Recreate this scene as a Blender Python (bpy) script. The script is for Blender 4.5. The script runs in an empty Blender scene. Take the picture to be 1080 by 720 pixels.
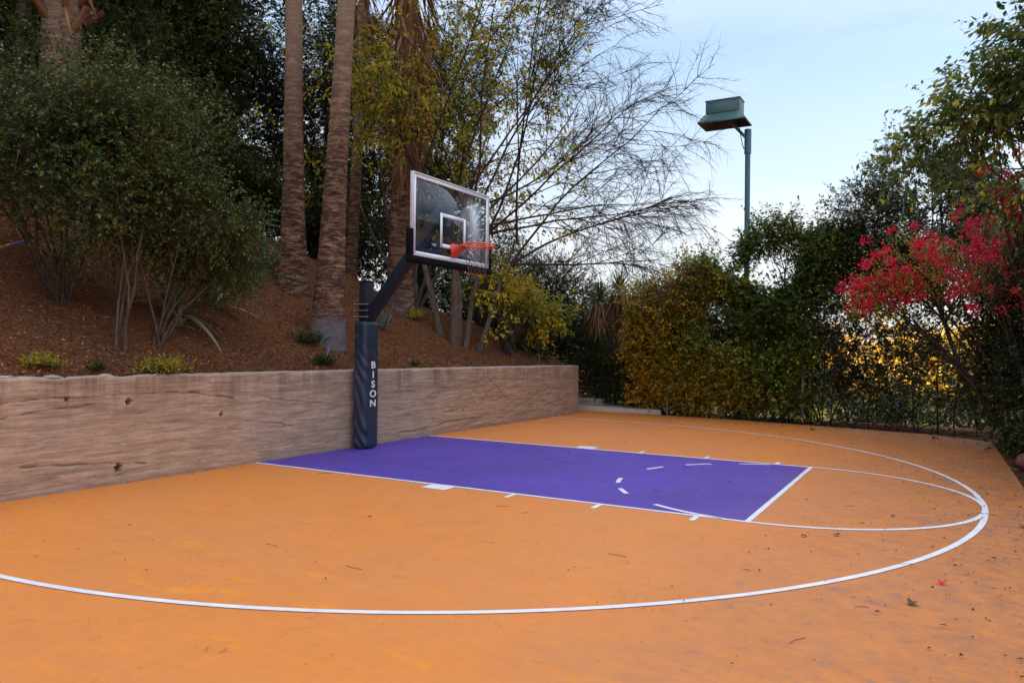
import bpy, bmesh, math, random
import numpy as np
from mathutils import Vector, Matrix
rad = math.radians
SC = bpy.context.scene
COL = SC.collection
UP = np.array([0., 0., 1.])

# ------------------------------------------------------------------ helpers
def tag(o, label=None, cat=None, group=None, kind=None):
    if label: o["label"] = label
    if cat: o["category"] = cat
    if group: o["group"] = group
    if kind: o["kind"] = kind
    return o

def empty(name, loc, label, cat, group=None):
    o = bpy.data.objects.new(name, None)
    o.empty_display_size = .2
    o.location = loc
    COL.objects.link(o)
    return tag(o, label, cat, group)

class Geo:
    """collects arrays of vertices / quads / triangles and links them as one mesh"""
    def __init__(s):
        s.V = []; s.Q = []; s.T = []; s.qm = []; s.tm = []; s.A = []; s.n = 0
    def add(s, V, Q=None, T=None, mat=0, var=None):
        V = np.asarray(V, float).reshape(-1, 3)
        s.V.append(V)
        s.A.append(np.zeros(len(V)) if var is None else np.broadcast_to(np.asarray(var, float), (len(V),)))
        if Q is not None and len(Q):
            Q = np.asarray(Q, int).reshape(-1, 4) + s.n
            s.Q.append(Q); s.qm.append(np.full(len(Q), mat))
        if T is not None and len(T):
            T = np.asarray(T, int).reshape(-1, 3) + s.n
            s.T.append(T); s.tm.append(np.full(len(T), mat))
        s.n += len(V)
        return s
    def build(s, name, mats, parent=None, smooth=False):
        V = np.concatenate(s.V); A = np.concatenate(s.A)
        if parent is not None:
            V = V - np.array(parent.location) if not parent.parent else V - np.array(parent.location) - np.array(parent.parent.location)
        me = bpy.data.meshes.new(name)
        Q = np.concatenate(s.Q) if s.Q else np.zeros((0, 4), int)
        T = np.concatenate(s.T) if s.T else np.zeros((0, 3), int)
        nq, nt = len(Q), len(T)
        me.vertices.add(len(V)); me.vertices.foreach_set("co", V.astype(np.float32).ravel())
        me.loops.add(nq * 4 + nt * 3)
        me.loops.foreach_set("vertex_index", np.concatenate([Q.ravel(), T.ravel()]).astype(np.int32))
        me.polygons.add(nq + nt)
        me.polygons.foreach_set("loop_start", np.concatenate([np.arange(nq) * 4, nq * 4 + np.arange(nt) * 3]).astype(np.int32))
        mi = np.concatenate((s.qm + s.tm)) if (s.qm or s.tm) else np.zeros(0)
        me.polygons.foreach_set("material_index", mi.astype(np.int32))
        if smooth: me.polygons.foreach_set("use_smooth", np.ones(nq + nt, bool))
        at = me.attributes.new("var", "FLOAT", "POINT")
        at.data.foreach_set("value", A.astype(np.float32))
        me.update(calc_edges=True)
        if not isinstance(mats, (list, tuple)): mats = [mats]
        for m in mats: me.materials.append(m)
        o = bpy.data.objects.new(name, me)
        COL.objects.link(o)
        if parent is not None: o.parent = parent
        return o

def norm(a): return a / (np.linalg.norm(a, axis=-1, keepdims=True) + 1e-9)

def tubes(g, P, R, sides=5, mat=0, var=0., cap=False):
    """batch of tubes: P (N,k,3), R (N,k)"""
    P = np.asarray(P, float); R = np.asarray(R, float)
    if P.ndim == 2: P = P[None]; R = R[None]
    N, k, _ = P.shape
    Tn = np.empty_like(P)
    Tn[:, 1:-1] = P[:, 2:] - P[:, :-2]; Tn[:, 0] = P[:, 1] - P[:, 0]; Tn[:, -1] = P[:, -1] - P[:, -2]
    Tn = norm(Tn)
    mean = norm(P[:, -1] - P[:, 0])
    ref = np.where(np.abs(mean[:, 2:3]) > .8, np.array([[1., .13, 0.]]), np.array([[0.05, 0.02, 1.]]))[:, None, :]
    A = norm(np.cross(Tn, ref)); B = np.cross(Tn, A)
    ang = np.arange(sides) * 2 * np.pi / sides
    V = P[:, :, None, :] + R[:, :, None, None] * (np.cos(ang)[None, None, :, None] * A[:, :, None, :] + np.sin(ang)[None, None, :, None] * B[:, :, None, :])
    idx = np.arange(N * k * sides).reshape(N, k, sides)
    a = idx[:, :-1, :]; b = idx[:, 1:, :]
    Q = np.stack([a, np.roll(a, -1, 2), np.roll(b, -1, 2), b], -1).reshape(-1, 4)
    if np.ndim(var) == 1: var = np.repeat(var, k * sides)
    g.add(V.reshape(-1, 3), Q, mat=mat, var=var)
    if cap:
        for i in range(N):
            for e, c in ((0, 1), (k - 1, -1)):
                ring = V[i, e]
                cen = ring.mean(0)
                t = [[j, (j + 1) % sides, sides][::c] for j in range(sides)]
                g.add(np.vstack([ring, cen]), T=t, mat=mat)

def leaves(g, base, d, n, L, W, mat=0, var=0., fold=.12):
    """batch of kite leaves folded along the midrib"""
    base = np.asarray(base, float); d = norm(d); N = len(base)
    L = np.broadcast_to(L, (N,))[:, None]; W = np.broadcast_to(W, (N,))[:, None]
    s = norm(np.cross(d, n)); nn = np.cross(s, d)
    V = np.stack([base, base + d * L * .42 + s * W * .5 + nn * W * fold, base + d * L, base + d * L * .42 - s * W * .5 + nn * W * fold], 1)
    Q = np.arange(N * 4).reshape(N, 4)
    g.add(V.reshape(-1, 3), Q, mat=mat, var=np.repeat(np.broadcast_to(var, (N,)), 4))

def sprigs(g, rng, B, D, L, k, ll, lw, droop=.3, curve=-.15, twig=.0035, flat=.6, lm=0, tm=1, vbase=None, start=.15, keep=1.):
    """leafy twigs: B base, D direction, L length (N,), k leaves each"""
    N = len(B)
    if N == 0: return
    L = np.broadcast_to(L, (N,))
    D = norm(D)
    def pt(s): return B[:, None, :] + D[:, None, :] * (L[:, None] * s)[..., None] + UP * (curve * L[:, None] * s * s)[..., None]
    ts = np.linspace(0, 1, 4)[None, :].repeat(N, 0)
    tubes(g, pt(ts), np.outer(np.ones(N), [1, .8, .55, .25]) * twig, 3, mat=tm, var=.5)
    s = np.sort(start + (1 - start) * rng.random((N, k)), 1); s[:, -1] = 1
    P = pt(s)
    phi = rng.random((N, k)) * 6.283
    p1 = norm(np.cross(D, np.array([.01, .02, 1.]))); p2 = np.cross(D, p1)
    rd = np.cos(phi)[..., None] * p1[:, None] + np.sin(phi)[..., None] * p2[:, None] * flat
    d = D[:, None] * .55 + rd + UP * (-droop) + rng.normal(0, .18, (N, k, 3))
    n = UP + rng.normal(0, .45, (N, k, 3)) + rd * .3
    if vbase is None: vbase = rng.random(N)
    var = np.clip(vbase[:, None] + rng.normal(0, .2, (N, k)), 0, .94); var[rng.random((N, k)) < .02] = 1
    m = rng.random((N, k)) < keep
    sz = rng.uniform(.65, 1.2, (N, k))
    leaves(g, P[m], d[m], n[m], (ll * sz)[m], (lw * sz)[m], mat=lm, var=var[m])

def blob_noise(rng, n=7, f=1.6):
    K = rng.normal(0, f, (n, 3)); ph = rng.random(n) * 6.28
    return lambda P: np.sin(P @ K.T + ph).sum(-1) / math.sqrt(n / 2)

def in_blobs(rng, blobs, N, shell=.45, lump=.22, gap=-9., f=1.6, zmin=-99):
    """points in a set of ellipsoids (x,y,z,rx,ry,rz[,weight]); returns points and outward directions"""
    w = np.array([b[3] * b[4] * b[5] * (b[6] if len(b) > 6 else 1) for b in blobs]); w /= w.sum()
    fn = blob_noise(rng, 7, f); lf = blob_noise(rng, 6, 2.3)
    Ps = []; Ds = []; got = 0
    while got < N:
        i = rng.choice(len(blobs), N, p=w); b = np.array([x[:6] for x in blobs])[i]
        u = norm(rng.normal(0, 1, (N, 3)))
        r = rng.random(N) ** shell
        r = r * (1 + lump * lf(u * 1.3 + i[:, None] * 2.1))
        P = b[:, :3] + u * b[:, 3:6] * r[:, None]
        m = (fn(P) > gap) & (P[:, 2] > zmin)
        Ps.append(P[m]); Ds.append(norm(u / b[:, 3:6])[m]); got += m.sum()
        if len(Ps) > 30: break
    P = np.concatenate(Ps)[:N]; D = np.concatenate(Ds)[:N]
    return P, D

def limbs(g, rng, starts, ends, r0, r1=.006, k=9, sides=6, sag=.0, wig=.06, mat=0, rise=.25):
    starts = np.asarray(starts, float); ends = np.asarray(ends, float); N = len(ends)
    t = np.linspace(0, 1, k)[None, :, None]
    d = ends - starts; ln = np.linalg.norm(d, axis=1)[:, None, None]
    P = starts[:, None] + d[:, None] * t
    P = P + UP * (np.sin(t * np.pi) * rise * ln * .5 * (1 - t * .5))
    w = np.cumsum(rng.normal(0, 1, (N, k, 3)), 1); w = w - w[:, :1] - (w[:, -1:] - w[:, :1]) * t
    P = P + w * wig * ln / k * 1.6
    r0 = np.broadcast_to(r0, (N,))[:, None]
    R = r1 + (r0 - r1) * (1 - t[:, :, 0]) ** 1.1
    tubes(g, P, R, sides, mat=mat, var=.5)
    return P, R

# ------------------------------------------------------------------ materials
def mat_new(name):
    m = bpy.data.materials.new(name); m.use_nodes = True
    nt = m.node_tree
    return m, nt, nt.nodes["Principled BSDF"], nt.nodes["Material Output"]
def N_(nt, typ, **kw):
    n = nt.nodes.new(typ)
    for k, v in kw.items(): setattr(n, k, v)
    return n
def link(nt, a, b): nt.links.new(a, b)
def ramp(nt, stops, fac=None, interp="LINEAR"):
    r = N_(nt, "ShaderNodeValToRGB"); cr = r.color_ramp; cr.interpolation = interp
    while len(cr.elements) < len(stops): cr.elements.new(.5)
    for e, (p, c) in zip(cr.elements, stops):
        e.position = p; e.color = (*c, 1) if len(c) == 3 else c
    if fac is not None: link(nt, fac, r.inputs[0])
    return r
def noise(nt, scale, detail=4, rough=.55, vec=None, dist=0.):
    n = N_(nt, "ShaderNodeTexNoise"); n.inputs["Scale"].default_value = scale
    n.inputs["Detail"].default_value = detail; n.inputs["Roughness"].default_value = rough
    n.inputs["Distortion"].default_value = dist
    if vec is not None: link(nt, vec, n.inputs["Vector"])
    return n
def mapping(nt, src, scale=(1, 1, 1), rot=(0, 0, 0), loc=(0, 0, 0)):
    m = N_(nt, "ShaderNodeMapping"); m.inputs["Scale"].default_value = scale
    m.inputs["Rotation"].default_value = rot; m.inputs["Location"].default_value = loc
    link(nt, src, m.inputs["Vector"]); return m
def geo_pos(nt): return N_(nt, "ShaderNodeNewGeometry").outputs["Position"]
def mix(nt, fac, a, b, blend="MIX"):
    m = N_(nt, "ShaderNodeMix", data_type="RGBA", blend_type=blend)
    for s, v in ((m.inputs[0], fac), (m.inputs[6], a), (m.inputs[7], b)):
        if hasattr(v, "is_linked"): link(nt, v, s)
        elif isinstance(v, (int, float)): s.default_value = v
        else: s.default_value = (*v, 1)
    return m.outputs[2]
def math_(nt, op, a, b=0., clamp=False):
    m = N_(nt, "ShaderNodeMath", operation=op, use_clamp=clamp)
    for s, v in ((m.inputs[0], a), (m.inputs[1], b)):
        if hasattr(v, "is_linked"): link(nt, v, s)
        else: s.default_value = v
    return m.outputs[0]
def maprange(nt, v, a, b, c=0., d=1.):
    m = N_(nt, "ShaderNodeMapRange"); link(nt, v, m.inputs[0])
    for i, x in enumerate((a, b, c, d)): m.inputs[1 + i].default_value = x
    return m.outputs[0]
def bump(nt, bs, h, strength=.4, dist=.01):
    b = N_(nt, "ShaderNodeBump"); b.inputs["Strength"].default_value = strength; b.inputs["Distance"].default_value = dist
    link(nt, h, b.inputs["Height"]); link(nt, b.outputs[0], bs.inputs["Normal"]); return b

def leaf_mat(name, stops, trans=.3, rough=.5, spec=.35):
    m, nt, bs, out = mat_new(name)
    at = N_(nt, "ShaderNodeAttribute", attribute_name="var")
    r = ramp(nt, stops, at.outputs["Fac"])
    n = noise(nt, 9, 2, vec=geo_pos(nt))
    c = mix(nt, .5, r.outputs[0], mix(nt, n.outputs["Fac"], (.55, .55, .55), (1.35, 1.35, 1.25)), "MULTIPLY")
    link(nt, c, bs.inputs["Base Color"])
    bs.inputs["Roughness"].default_value = rough
    bs.inputs["Specular IOR Level"].default_value = spec
    tr = N_(nt, "ShaderNodeBsdfTranslucent"); link(nt, c, tr.inputs[0])
    ms = N_(nt, "ShaderNodeMixShader"); ms.inputs[0].default_value = trans
    link(nt, bs.outputs[0], ms.inputs[1]); link(nt, tr.outputs[0], ms.inputs[2]); link(nt, ms.outputs[0], out.inputs[0])
    return m

def simple(name, col, rough=.6, metal=0., var=.25, scale=12, bmp=0., spec=.5):
    m, nt, bs, out = mat_new(name)
    p = geo_pos(nt)
    n = noise(nt, scale, 5, .6, vec=p)
    c = mix(nt, n.outputs["Fac"], tuple(x * (1 - var) for x in col), tuple(min(1, x * (1 + var)) for x in col))
    link(nt, c, bs.inputs["Base Color"])
    bs.inputs["Metallic"].default_value = metal; bs.inputs["Specular IOR Level"].default_value = spec
    r = maprange(nt, n.outputs["Fac"], .3, .7, max(0, rough - .08), min(1, rough + .08)); link(nt, r, bs.inputs["Roughness"])
    if bmp: bump(nt, bs, n.outputs["Fac"], bmp, .01)
    return m

def bark_mat(name, c0, c1, c2, sx=(6, 6, 1.5), bmp=.8):
    m, nt, bs, out = mat_new(name)
    p = geo_pos(nt)
    mp = mapping(nt, p, sx)
    n = noise(nt, 4, 7, .7, vec=mp.outputs[0], dist=.4)
    n2 = noise(nt, 1.3, 3, vec=p)
    r = ramp(nt, [(.3, c0), (.5, c1), (.72, c2)], n.outputs["Fac"])
    c = mix(nt, .6, r.outputs[0], mix(nt, n2.outputs["Fac"], (.5, .5, .5), (1.4, 1.35, 1.3)), "MULTIPLY")
    link(nt, c, bs.inputs["Base Color"]); bs.inputs["Roughness"].default_value = .9; bs.inputs["Specular IOR Level"].default_value = .2
    bump(nt, bs, n.outputs["Fac"], bmp, .02)
    return m

M = {}
M["bark_grey"] = bark_mat("grey_bark", (.05, .036, .026), (.11, .08, .062), (.19, .15, .12))
M["bark_brown"] = bark_mat("brown_bark", (.045, .03, .022), (.10, .07, .052), (.18, .13, .10))
M["bark_dark"] = bark_mat("dark_bark", (.02, .016, .013), (.06, .047, .04), (.12, .095, .08))
M["bark_twig"] = bark_mat("twig_bark", (.030, .016, .013), (.058, .034, .028), (.095, .062, .052))
# greens / golds : colours along 'var'
M["leaf_oak"] = leaf_mat("oak_leaf", [(0, (.028, .042, .010)), (.55, (.060, .082, .018)), (.88, (.11, .125, .025)), (1, (.26, .14, .02))], .3)
M["leaf_shrub"] = leaf_mat("small_round_leaf", [(0, (.03, .052, .010)), (.5, (.065, .108, .016)), (.85, (.135, .18, .03)), (.97, (.12, .14, .05)), (1, (.45, .13, .03))], .22)
M["leaf_yellow"] = leaf_mat("yellowing_leaf", [(0, (.12, .17, .02)), (.4, (.30, .32, .03)), (.7, (.60, .46, .03)), (1, (.62, .34, .03))], .45)
M["leaf_lemon"] = leaf_mat("lemon_yellow_leaf", [(0, (.10, .15, .03)), (.3, (.32, .34, .03)), (.7, (.62, .50, .03)), (1, (.7, .42, .02))], .4)
M["leaf_hedge"] = leaf_mat("hedge_leaf", [(0, (.05, .10, .018)), (.42, (.12, .20, .03)), (.66, (.22, .27, .04)), (.78, (.46, .34, .035)), (1, (.72, .38, .04))], .42)
M["leaf_hedge_green"] = leaf_mat("green_hedge_leaf", [(0, (.02, .045, .014)), (.5, (.05, .085, .02)), (.85, (.10, .13, .025)), (1, (.3, .17, .02))], .28)
M["leaf_big"] = leaf_mat("broad_drooping_leaf", [(0, (.05, .09, .022)), (.5, (.11, .17, .035)), (.82, (.24, .28, .05)), (.93, (.5, .42, .04)), (1, (.7, .50, .03))], .42)
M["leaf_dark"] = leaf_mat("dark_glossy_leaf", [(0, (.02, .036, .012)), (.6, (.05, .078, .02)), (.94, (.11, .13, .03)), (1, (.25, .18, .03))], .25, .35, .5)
M["leaf_gold"] = leaf_mat("golden_leaf", [(0, (.40, .34, .05)), (.4, (.72, .52, .07)), (.8, (.85, .58, .08)), (1, (.85, .68, .30))], .3)
M["flower"] = leaf_mat("magenta_bract", [(0, (.62, .004, .03)), (.6, (.92, .012, .08)), (1, (.95, .04, .30))], .5)
M["agave"] = leaf_mat("blue_green_blade", [(0, (.06, .10, .085)), (.6, (.12, .19, .16)), (1, (.2, .27, .23))], .05, .45)
M["agave_margin"] = leaf_mat("yellow_blade_margin", [(0, (.5, .38, .06)), (1, (.65, .5, .1))], .05, .45)
M["blade"] = leaf_mat("strap_blade", [(0, (.05, .09, .035)), (.6, (.10, .15, .06)), (1, (.2, .22, .10))], .15, .45)
M["dead"] = leaf_mat("dead_frond", [(0, (.14, .07, .035)), (.5, (.30, .17, .08)), (1, (.46, .32, .17))], .2, .8)
M["dead_red"] = leaf_mat("rusty_dead_frond", [(0, (.12, .045, .02)), (.5, (.30, .11, .04)), (1, (.45, .25, .13))], .2, .8)
M["frond"] = leaf_mat("palm_frond_leaf", [(0, (.04, .07, .02)), (1, (.10, .15, .04))], .2, .45)
M["chip"] = leaf_mat("bark_chip", [(0, (.06, .022, .010)), (.5, (.25, .095, .034)), (.85, (.44, .19, .075)), (1, (.66, .40, .21))], 0., .9)
M["litter"] = leaf_mat("dry_litter", [(0, (.02, .012, .01)), (.6, (.09, .04, .02)), (.9, (.22, .10, .035)), (1, (.45, .25, .05))], 0., .8)

# --- court paint
def court_mat(name, base, bright, dull, kind):
    m, nt, bs, out = mat_new(name)
    p = geo_pos(nt)
    sep = N_(nt, "ShaderNodeSeparateXYZ"); link(nt, p, sep.inputs[0])
    big = noise(nt, .55, 4, .6, vec=p)
    c = mix(nt, ramp(nt, [(.36, (0, 0, 0)), (.66, (1, 1, 1))], big.outputs["Fac"]).outputs[0], base, dull)
    # roller / scuff strokes, stretched along a slanting direction
    mp = mapping(nt, p, (1.2, 5.5, 1), rot=(0, 0, rad(24)))
    st = noise(nt, 2.4, 8, .68, vec=mp.outputs[0], dist=.9)
    c = mix(nt, ramp(nt, [(.54, (0, 0, 0)), (.66, (.55, .55, .55))], st.outputs["Fac"]).outputs[0], c, bright)
    mp2 = mapping(nt, p, (4.5, 1.3, 1), rot=(0, 0, rad(-15)), loc=(7, 3, 0))
    st2 = noise(nt, 3.1, 9, .72, vec=mp2.outputs[0], dist=1.2)
    c = mix(nt, ramp(nt, [(.60, (0, 0, 0)), (.72, (.6, .6, .6))], st2.outputs["Fac"]).outputs[0], c, tuple(x * .72 for x in dull))
    # fresher patches, mostly in the near left part
    pn = noise(nt, 1.7, 5, .6, vec=mapping(nt, p, (1, 2.6, 1), rot=(0, 0, rad(62)), loc=(3, 1, 0)).outputs[0], dist=.5)
    if kind == "orange":
        mk = math_(nt, "MULTIPLY", ramp(nt, [(.58, (0, 0, 0)), (.67, (.62, .62, .62))], pn.outputs["Fac"]).outputs[0], maprange(nt, sep.outputs[1], -5.6, -2.0, .9, .12))
        c = mix(nt, mk, c, (.84, .27, .012))
    # blotchy grain of the rolled acrylic and darker foot smudges
    ga = noise(nt, 11, 7, .75, vec=p)
    c = mix(nt, .45, c, mix(nt, ga.outputs["Fac"], (.62, .62, .62), (1.3, 1.3, 1.3)), "MULTIPLY")
    sm = noise(nt, 3.6, 8, .7, vec=mapping(nt, p, (1, 2.2, 1), rot=(0, 0, rad(-38)), loc=(1, 8, 0)).outputs[0], dist=1.6)
    c = mix(nt, ramp(nt, [(.62, (0, 0, 0)), (.70, (.5, .5, .5))], sm.outputs["Fac"]).outputs[0], c, tuple(x * .45 for x in dull))
    c = mix(nt, ramp(nt, [(.28, (.45, .45, .45)), (.34, (0, 0, 0))], sm.outputs["Fac"]).outputs[0], c, tuple(min(1, x * 1.12) for x in bright))
    # fine specks of grit and chipped paint
    sp = noise(nt, 34, 3, .6, vec=p)
    sp_mask = noise(nt, 1.1, 4, .7, vec=mapping(nt, p, (1, 1, 1), loc=(11, 5, 0)).outputs[0])
    k = math_(nt, "MULTIPLY", ramp(nt, [(.70, (0, 0, 0)), (.76, (1, 1, 1))], sp.outputs["Fac"]).outputs[0], ramp(nt, [(.42, (0, 0, 0)), (.62, (1, 1, 1))], sp_mask.outputs["Fac"]).outputs[0])
    c = mix(nt, math_(nt, "MULTIPLY", k, .7), c, (.16, .12, .12))
    # thin dark hairline rubber scratches
    vo = N_(nt, "ShaderNodeTexVoronoi", feature="DISTANCE_TO_EDGE"); vo.inputs["Scale"].default_value = 1.3
    wn = noise(nt, 2.2, 3, vec=p)
    vv = N_(nt, "ShaderNodeVectorMath", operation="ADD"); link(nt, p, vv.inputs[0]); link(nt, wn.outputs["Color"], vv.inputs[1])
    link(nt, vv.outputs[0], vo.inputs["Vector"])
    hm = noise(nt, 1.9, 2, vec=mapping(nt, p, (1, 1, 1), loc=(2, 9, 0)).outputs[0])
    k2 = math_(nt, "MULTIPLY", ramp(nt, [(0, (1, 1, 1)), (.006, (0, 0, 0))], vo.outputs["Distance"]).outputs[0], ramp(nt, [(.50, (0, 0, 0)), (.58, (1, 1, 1))], hm.outputs["Fac"]).outputs[0])
    c = mix(nt, math_(nt, "MULTIPLY", k2, .55), c, (.20, .09, .05))
    # ground-in dirt along the planted edges: under the right and the far hedge
    dn = noise(nt, .9, 6, .65, vec=p)
    ex = math_(nt, "ADD", sep.outputs[0], math_(nt, "MULTIPLY", dn.outputs["Fac"], 2.6))
    ey = math_(nt, "ADD", sep.outputs[1], math_(nt, "MULTIPLY", dn.outputs["Fac"], 1.6))
    dx = maprange(nt, ex, 6.5, 9.2); dy = math_(nt, "MULTIPLY", maprange(nt, ey, 6.6, 9.0), maprange(nt, sep.outputs[0], 1.5, 6.0))
    dirt = math_(nt, "MAXIMUM", dx, dy)
    fine = noise(nt, 6.5, 9, .74, vec=mapping(nt, p, (1, 1.25, 1), rot=(0, 0, rad(50))).outputs[0], dist=.6)
    dm = math_(nt, "MULTIPLY", dirt, ramp(nt, [(.34, (.22, .22, .22)), (.62, (.8, .8, .8))], fine.outputs["Fac"]).outputs[0])
    c = mix(nt, dm, c, (.24, .11, .055))
    dm2 = math_(nt, "MULTIPLY", dirt, ramp(nt, [(.57, (0, 0, 0)), (.66, (.7, .7, .7))], fine.outputs["Fac"]).outputs[0])
    c = mix(nt, dm2, c, (.16, .15, .17))
    link(nt, c, bs.inputs["Base Color"])
    rn = noise(nt, 3, 5, .6, vec=p)
    link(nt, maprange(nt, rn.outputs["Fac"], .3, .7, .5, .72), bs.inputs["Roughness"])
    bs.inputs["Specular IOR Level"].default_value = .35
    bn = noise(nt, 160, 3, .6, vec=p)
    hh = math_(nt, "ADD", math_(nt, "MULTIPLY", bn.outputs["Fac"], .35), math_(nt, "MULTIPLY", st.outputs["Fac"], .8))
    bump(nt, bs, hh, .25, .004)
    return m
M["orange"] = court_mat("orange_court_paint", (.70, .222, .036), (.76, .245, .022), (.64, .222, .055), "orange")
M["purple"] = court_mat("purple_key_paint", (.10, .052, .35), (.16, .085, .44), (.085, .042, .27), "purple")
def line_mat():
    m, nt, bs, out = mat_new("white_line_paint")
    p = geo_pos(nt)
    n = noise(nt, 6, 6, .7, vec=p); n2 = noise(nt, 45, 4, .7, vec=p)
    c = ramp(nt, [(.3, (.62, .60, .60)), (.6, (.78, .77, .76))], n.outputs["Fac"]).outputs[0]
    c = mix(nt, ramp(nt, [(.66, (0, 0, 0)), (.72, (.75, .75, .75))], n2.outputs["Fac"]).outputs[0], c, (.45, .30, .22))
    link(nt, c, bs.inputs["Base Color"]); bs.inputs["Roughness"].default_value = .6
    return m
M["line"] = line_mat()

def wall_mat():
    m, nt, bs, out = mat_new("weathered_concrete")
    p = geo_pos(nt)
    sep = N_(nt, "ShaderNodeSeparateXYZ"); link(nt, p, sep.inputs[0])
    at = N_(nt, "ShaderNodeAttribute", attribute_name="var").outputs["Fac"]
    st = noise(nt, 2.6, 9, .74, vec=mapping(nt, p, (1, 1.1, 4.2), rot=(rad(9), 0, 0)).outputs[0], dist=.35)
    big = noise(nt, .8, 5, .6, vec=p)
    gr = noise(nt, 60, 4, .7, vec=p)
    c = ramp(nt, [(.28, (.28, .17, .10)), (.5, (.43, .275, .17)), (.70, (.60, .415, .275))], st.outputs["Fac"]).outputs[0]
    c = mix(nt, ramp(nt, [(.35, (0, 0, 0)), (.7, (.55, .55, .55))], big.outputs["Fac"]).outputs[0], c, (.38, .28, .20))
    c = mix(nt, .35, c, mix(nt, gr.outputs["Fac"], (.5, .5, .5), (1.4, 1.4, 1.4)), "MULTIPLY")
    s2 = noise(nt, 1.9, 9, .68, vec=mapping(nt, p, (1, .55, 6.5), rot=(rad(-14), 0, 0), loc=(5, 2, 1)).outputs[0], dist=.9)
    s3 = noise(nt, 2.2, 9, .7, vec=mapping(nt, p, (1, .6, 6), rot=(rad(26), 0, 0), loc=(1, 7, 3)).outputs[0], dist=.7)
    c = mix(nt, math_(nt, 'MULTIPLY', ramp(nt, [(.50, (0, 0, 0)), (.56, (.6, .6, .6)), (.59, (0, 0, 0))], s3.outputs['Fac']).outputs[0], maprange(nt, sep.outputs[1], 1., 3.)), c, (.15, .10, .07))
    c = mix(nt, ramp(nt, [(.52, (0, 0, 0)), (.575, (.5, .5, .5)), (.60, (0, 0, 0))], s2.outputs["Fac"]).outputs[0], c, (.15, .10, .07))
    c = mix(nt, ramp(nt, [(.36, (.6, .6, .6)), (.42, (0, 0, 0))], s2.outputs["Fac"]).outputs[0], c, (.58, .40, .29))
    s4 = noise(nt, 2.4, 6, .62, vec=mapping(nt, p, (1, .55, 15), rot=(rad(5), 0, 0), loc=(2, 4, 9)).outputs[0], dist=.5)
    c = mix(nt, ramp(nt, [(.50, (0, 0, 0)), (.53, (.5, .5, .5)), (.56, (0, 0, 0))], s4.outputs["Fac"]).outputs[0], c, (.62, .47, .36))
    c = mix(nt, ramp(nt, [(.40, (0, 0, 0)), (.425, (.55, .55, .55)), (.45, (0, 0, 0))], s4.outputs["Fac"]).outputs[0], c, (.16, .10, .07))
    # grime running down from the top, pale washed cap, damp foot
    dn = noise(nt, 1, 5, .7, vec=mapping(nt, p, (1, 5, .5)).outputs[0])
    tp = math_(nt, "MULTIPLY", maprange(nt, sep.outputs[2], .62, 1.08), ramp(nt, [(.45, (0, 0, 0)), (.68, (.8, .8, .8))], dn.outputs["Fac"]).outputs[0])
    c = mix(nt, tp, c, (.15, .10, .075))
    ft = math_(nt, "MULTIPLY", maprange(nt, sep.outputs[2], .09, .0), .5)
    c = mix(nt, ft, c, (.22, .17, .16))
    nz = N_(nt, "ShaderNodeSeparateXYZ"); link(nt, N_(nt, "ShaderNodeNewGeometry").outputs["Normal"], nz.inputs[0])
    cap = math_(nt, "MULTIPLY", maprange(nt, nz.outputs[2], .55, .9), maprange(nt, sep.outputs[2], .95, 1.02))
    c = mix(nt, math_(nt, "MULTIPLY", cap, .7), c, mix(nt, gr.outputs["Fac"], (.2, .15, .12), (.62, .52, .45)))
    c = mix(nt, math_(nt, "MULTIPLY", at, .85), c, (.035, .022, .016))
    link(nt, c, bs.inputs["Base Color"]); bs.inputs["Roughness"].default_value = .92; bs.inputs["Specular IOR Level"].default_value = .2
    h = math_(nt, "ADD", math_(nt, "ADD", math_(nt, "MULTIPLY", st.outputs["Fac"], .8), math_(nt, "MULTIPLY", s4.outputs["Fac"], .7)), math_(nt, "MULTIPLY", gr.outputs["Fac"], .35))
    bump(nt, bs, h, .6, .012)
    return m
M["wall"] = wall_mat()

def ground_mat():
    m, nt, bs, out = mat_new("mulch_and_soil")
    p = geo_pos(nt)
    n = noise(nt, 26, 9, .75, vec=mapping(nt, p, (1, 1.6, 1)).outputs[0], dist=.6)
    b = noise(nt, .9, 5, .6, vec=p)
    c = ramp(nt, [(.3, (.04, .016, .009)), (.48, (.16, .062, .026)), (.6, (.29, .12, .05)), (.74, (.36, .18, .085))], n.outputs["Fac"]).outputs[0]
    c = mix(nt, .6, c, mix(nt, b.outputs["Fac"], (.6, .6, .6), (1.3, 1.25, 1.2)), "MULTIPLY")
    sep = N_(nt, "ShaderNodeSeparateXYZ"); link(nt, p, sep.inputs[0])
    dry = noise(nt, .25, 6, .6, vec=p)
    far = ramp(nt, [(.35, (.22, .16, .04)), (.55, (.42, .30, .07)), (.7, (.6, .44, .14))], dry.outputs["Fac"]).outputs[0]
    c = mix(nt, maprange(nt, sep.outputs[1], 13, 17), c, far)
    link(nt, c, bs.inputs["Base Color"]); bs.inputs["Roughness"].default_value = .95; bs.inputs["Specular IOR Level"].default_value = .1
    bump(nt, bs, n.outputs["Fac"], 1., .05)
    return m
M["ground"] = ground_mat()
M["concrete"] = simple("pale_step_concrete", (.56, .47, .38), .85, var=.3, scale=9, bmp=.3)
M["steel_dark"] = simple("dark_blue_powdercoat", (.014, .018, .026), .5, var=.4, scale=7, spec=.25)
M["pad"] = simple("navy_vinyl", (.026, .034, .056), .36, var=.4, scale=5, bmp=.3, spec=.35)
M["pad_edge"] = simple("black_edge_foam", (.004, .004, .004), .8, var=.3, spec=.12)
M["white_letter"] = simple("white_lettering", (.8, .8, .8), .5, var=.06)
M["alu"] = simple("silver_frame", (.60, .55, .52), .42, .55, var=.12, scale=9)
M["white"] = simple("white_glass_paint", (.82, .84, .86), .35, var=.04)
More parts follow.
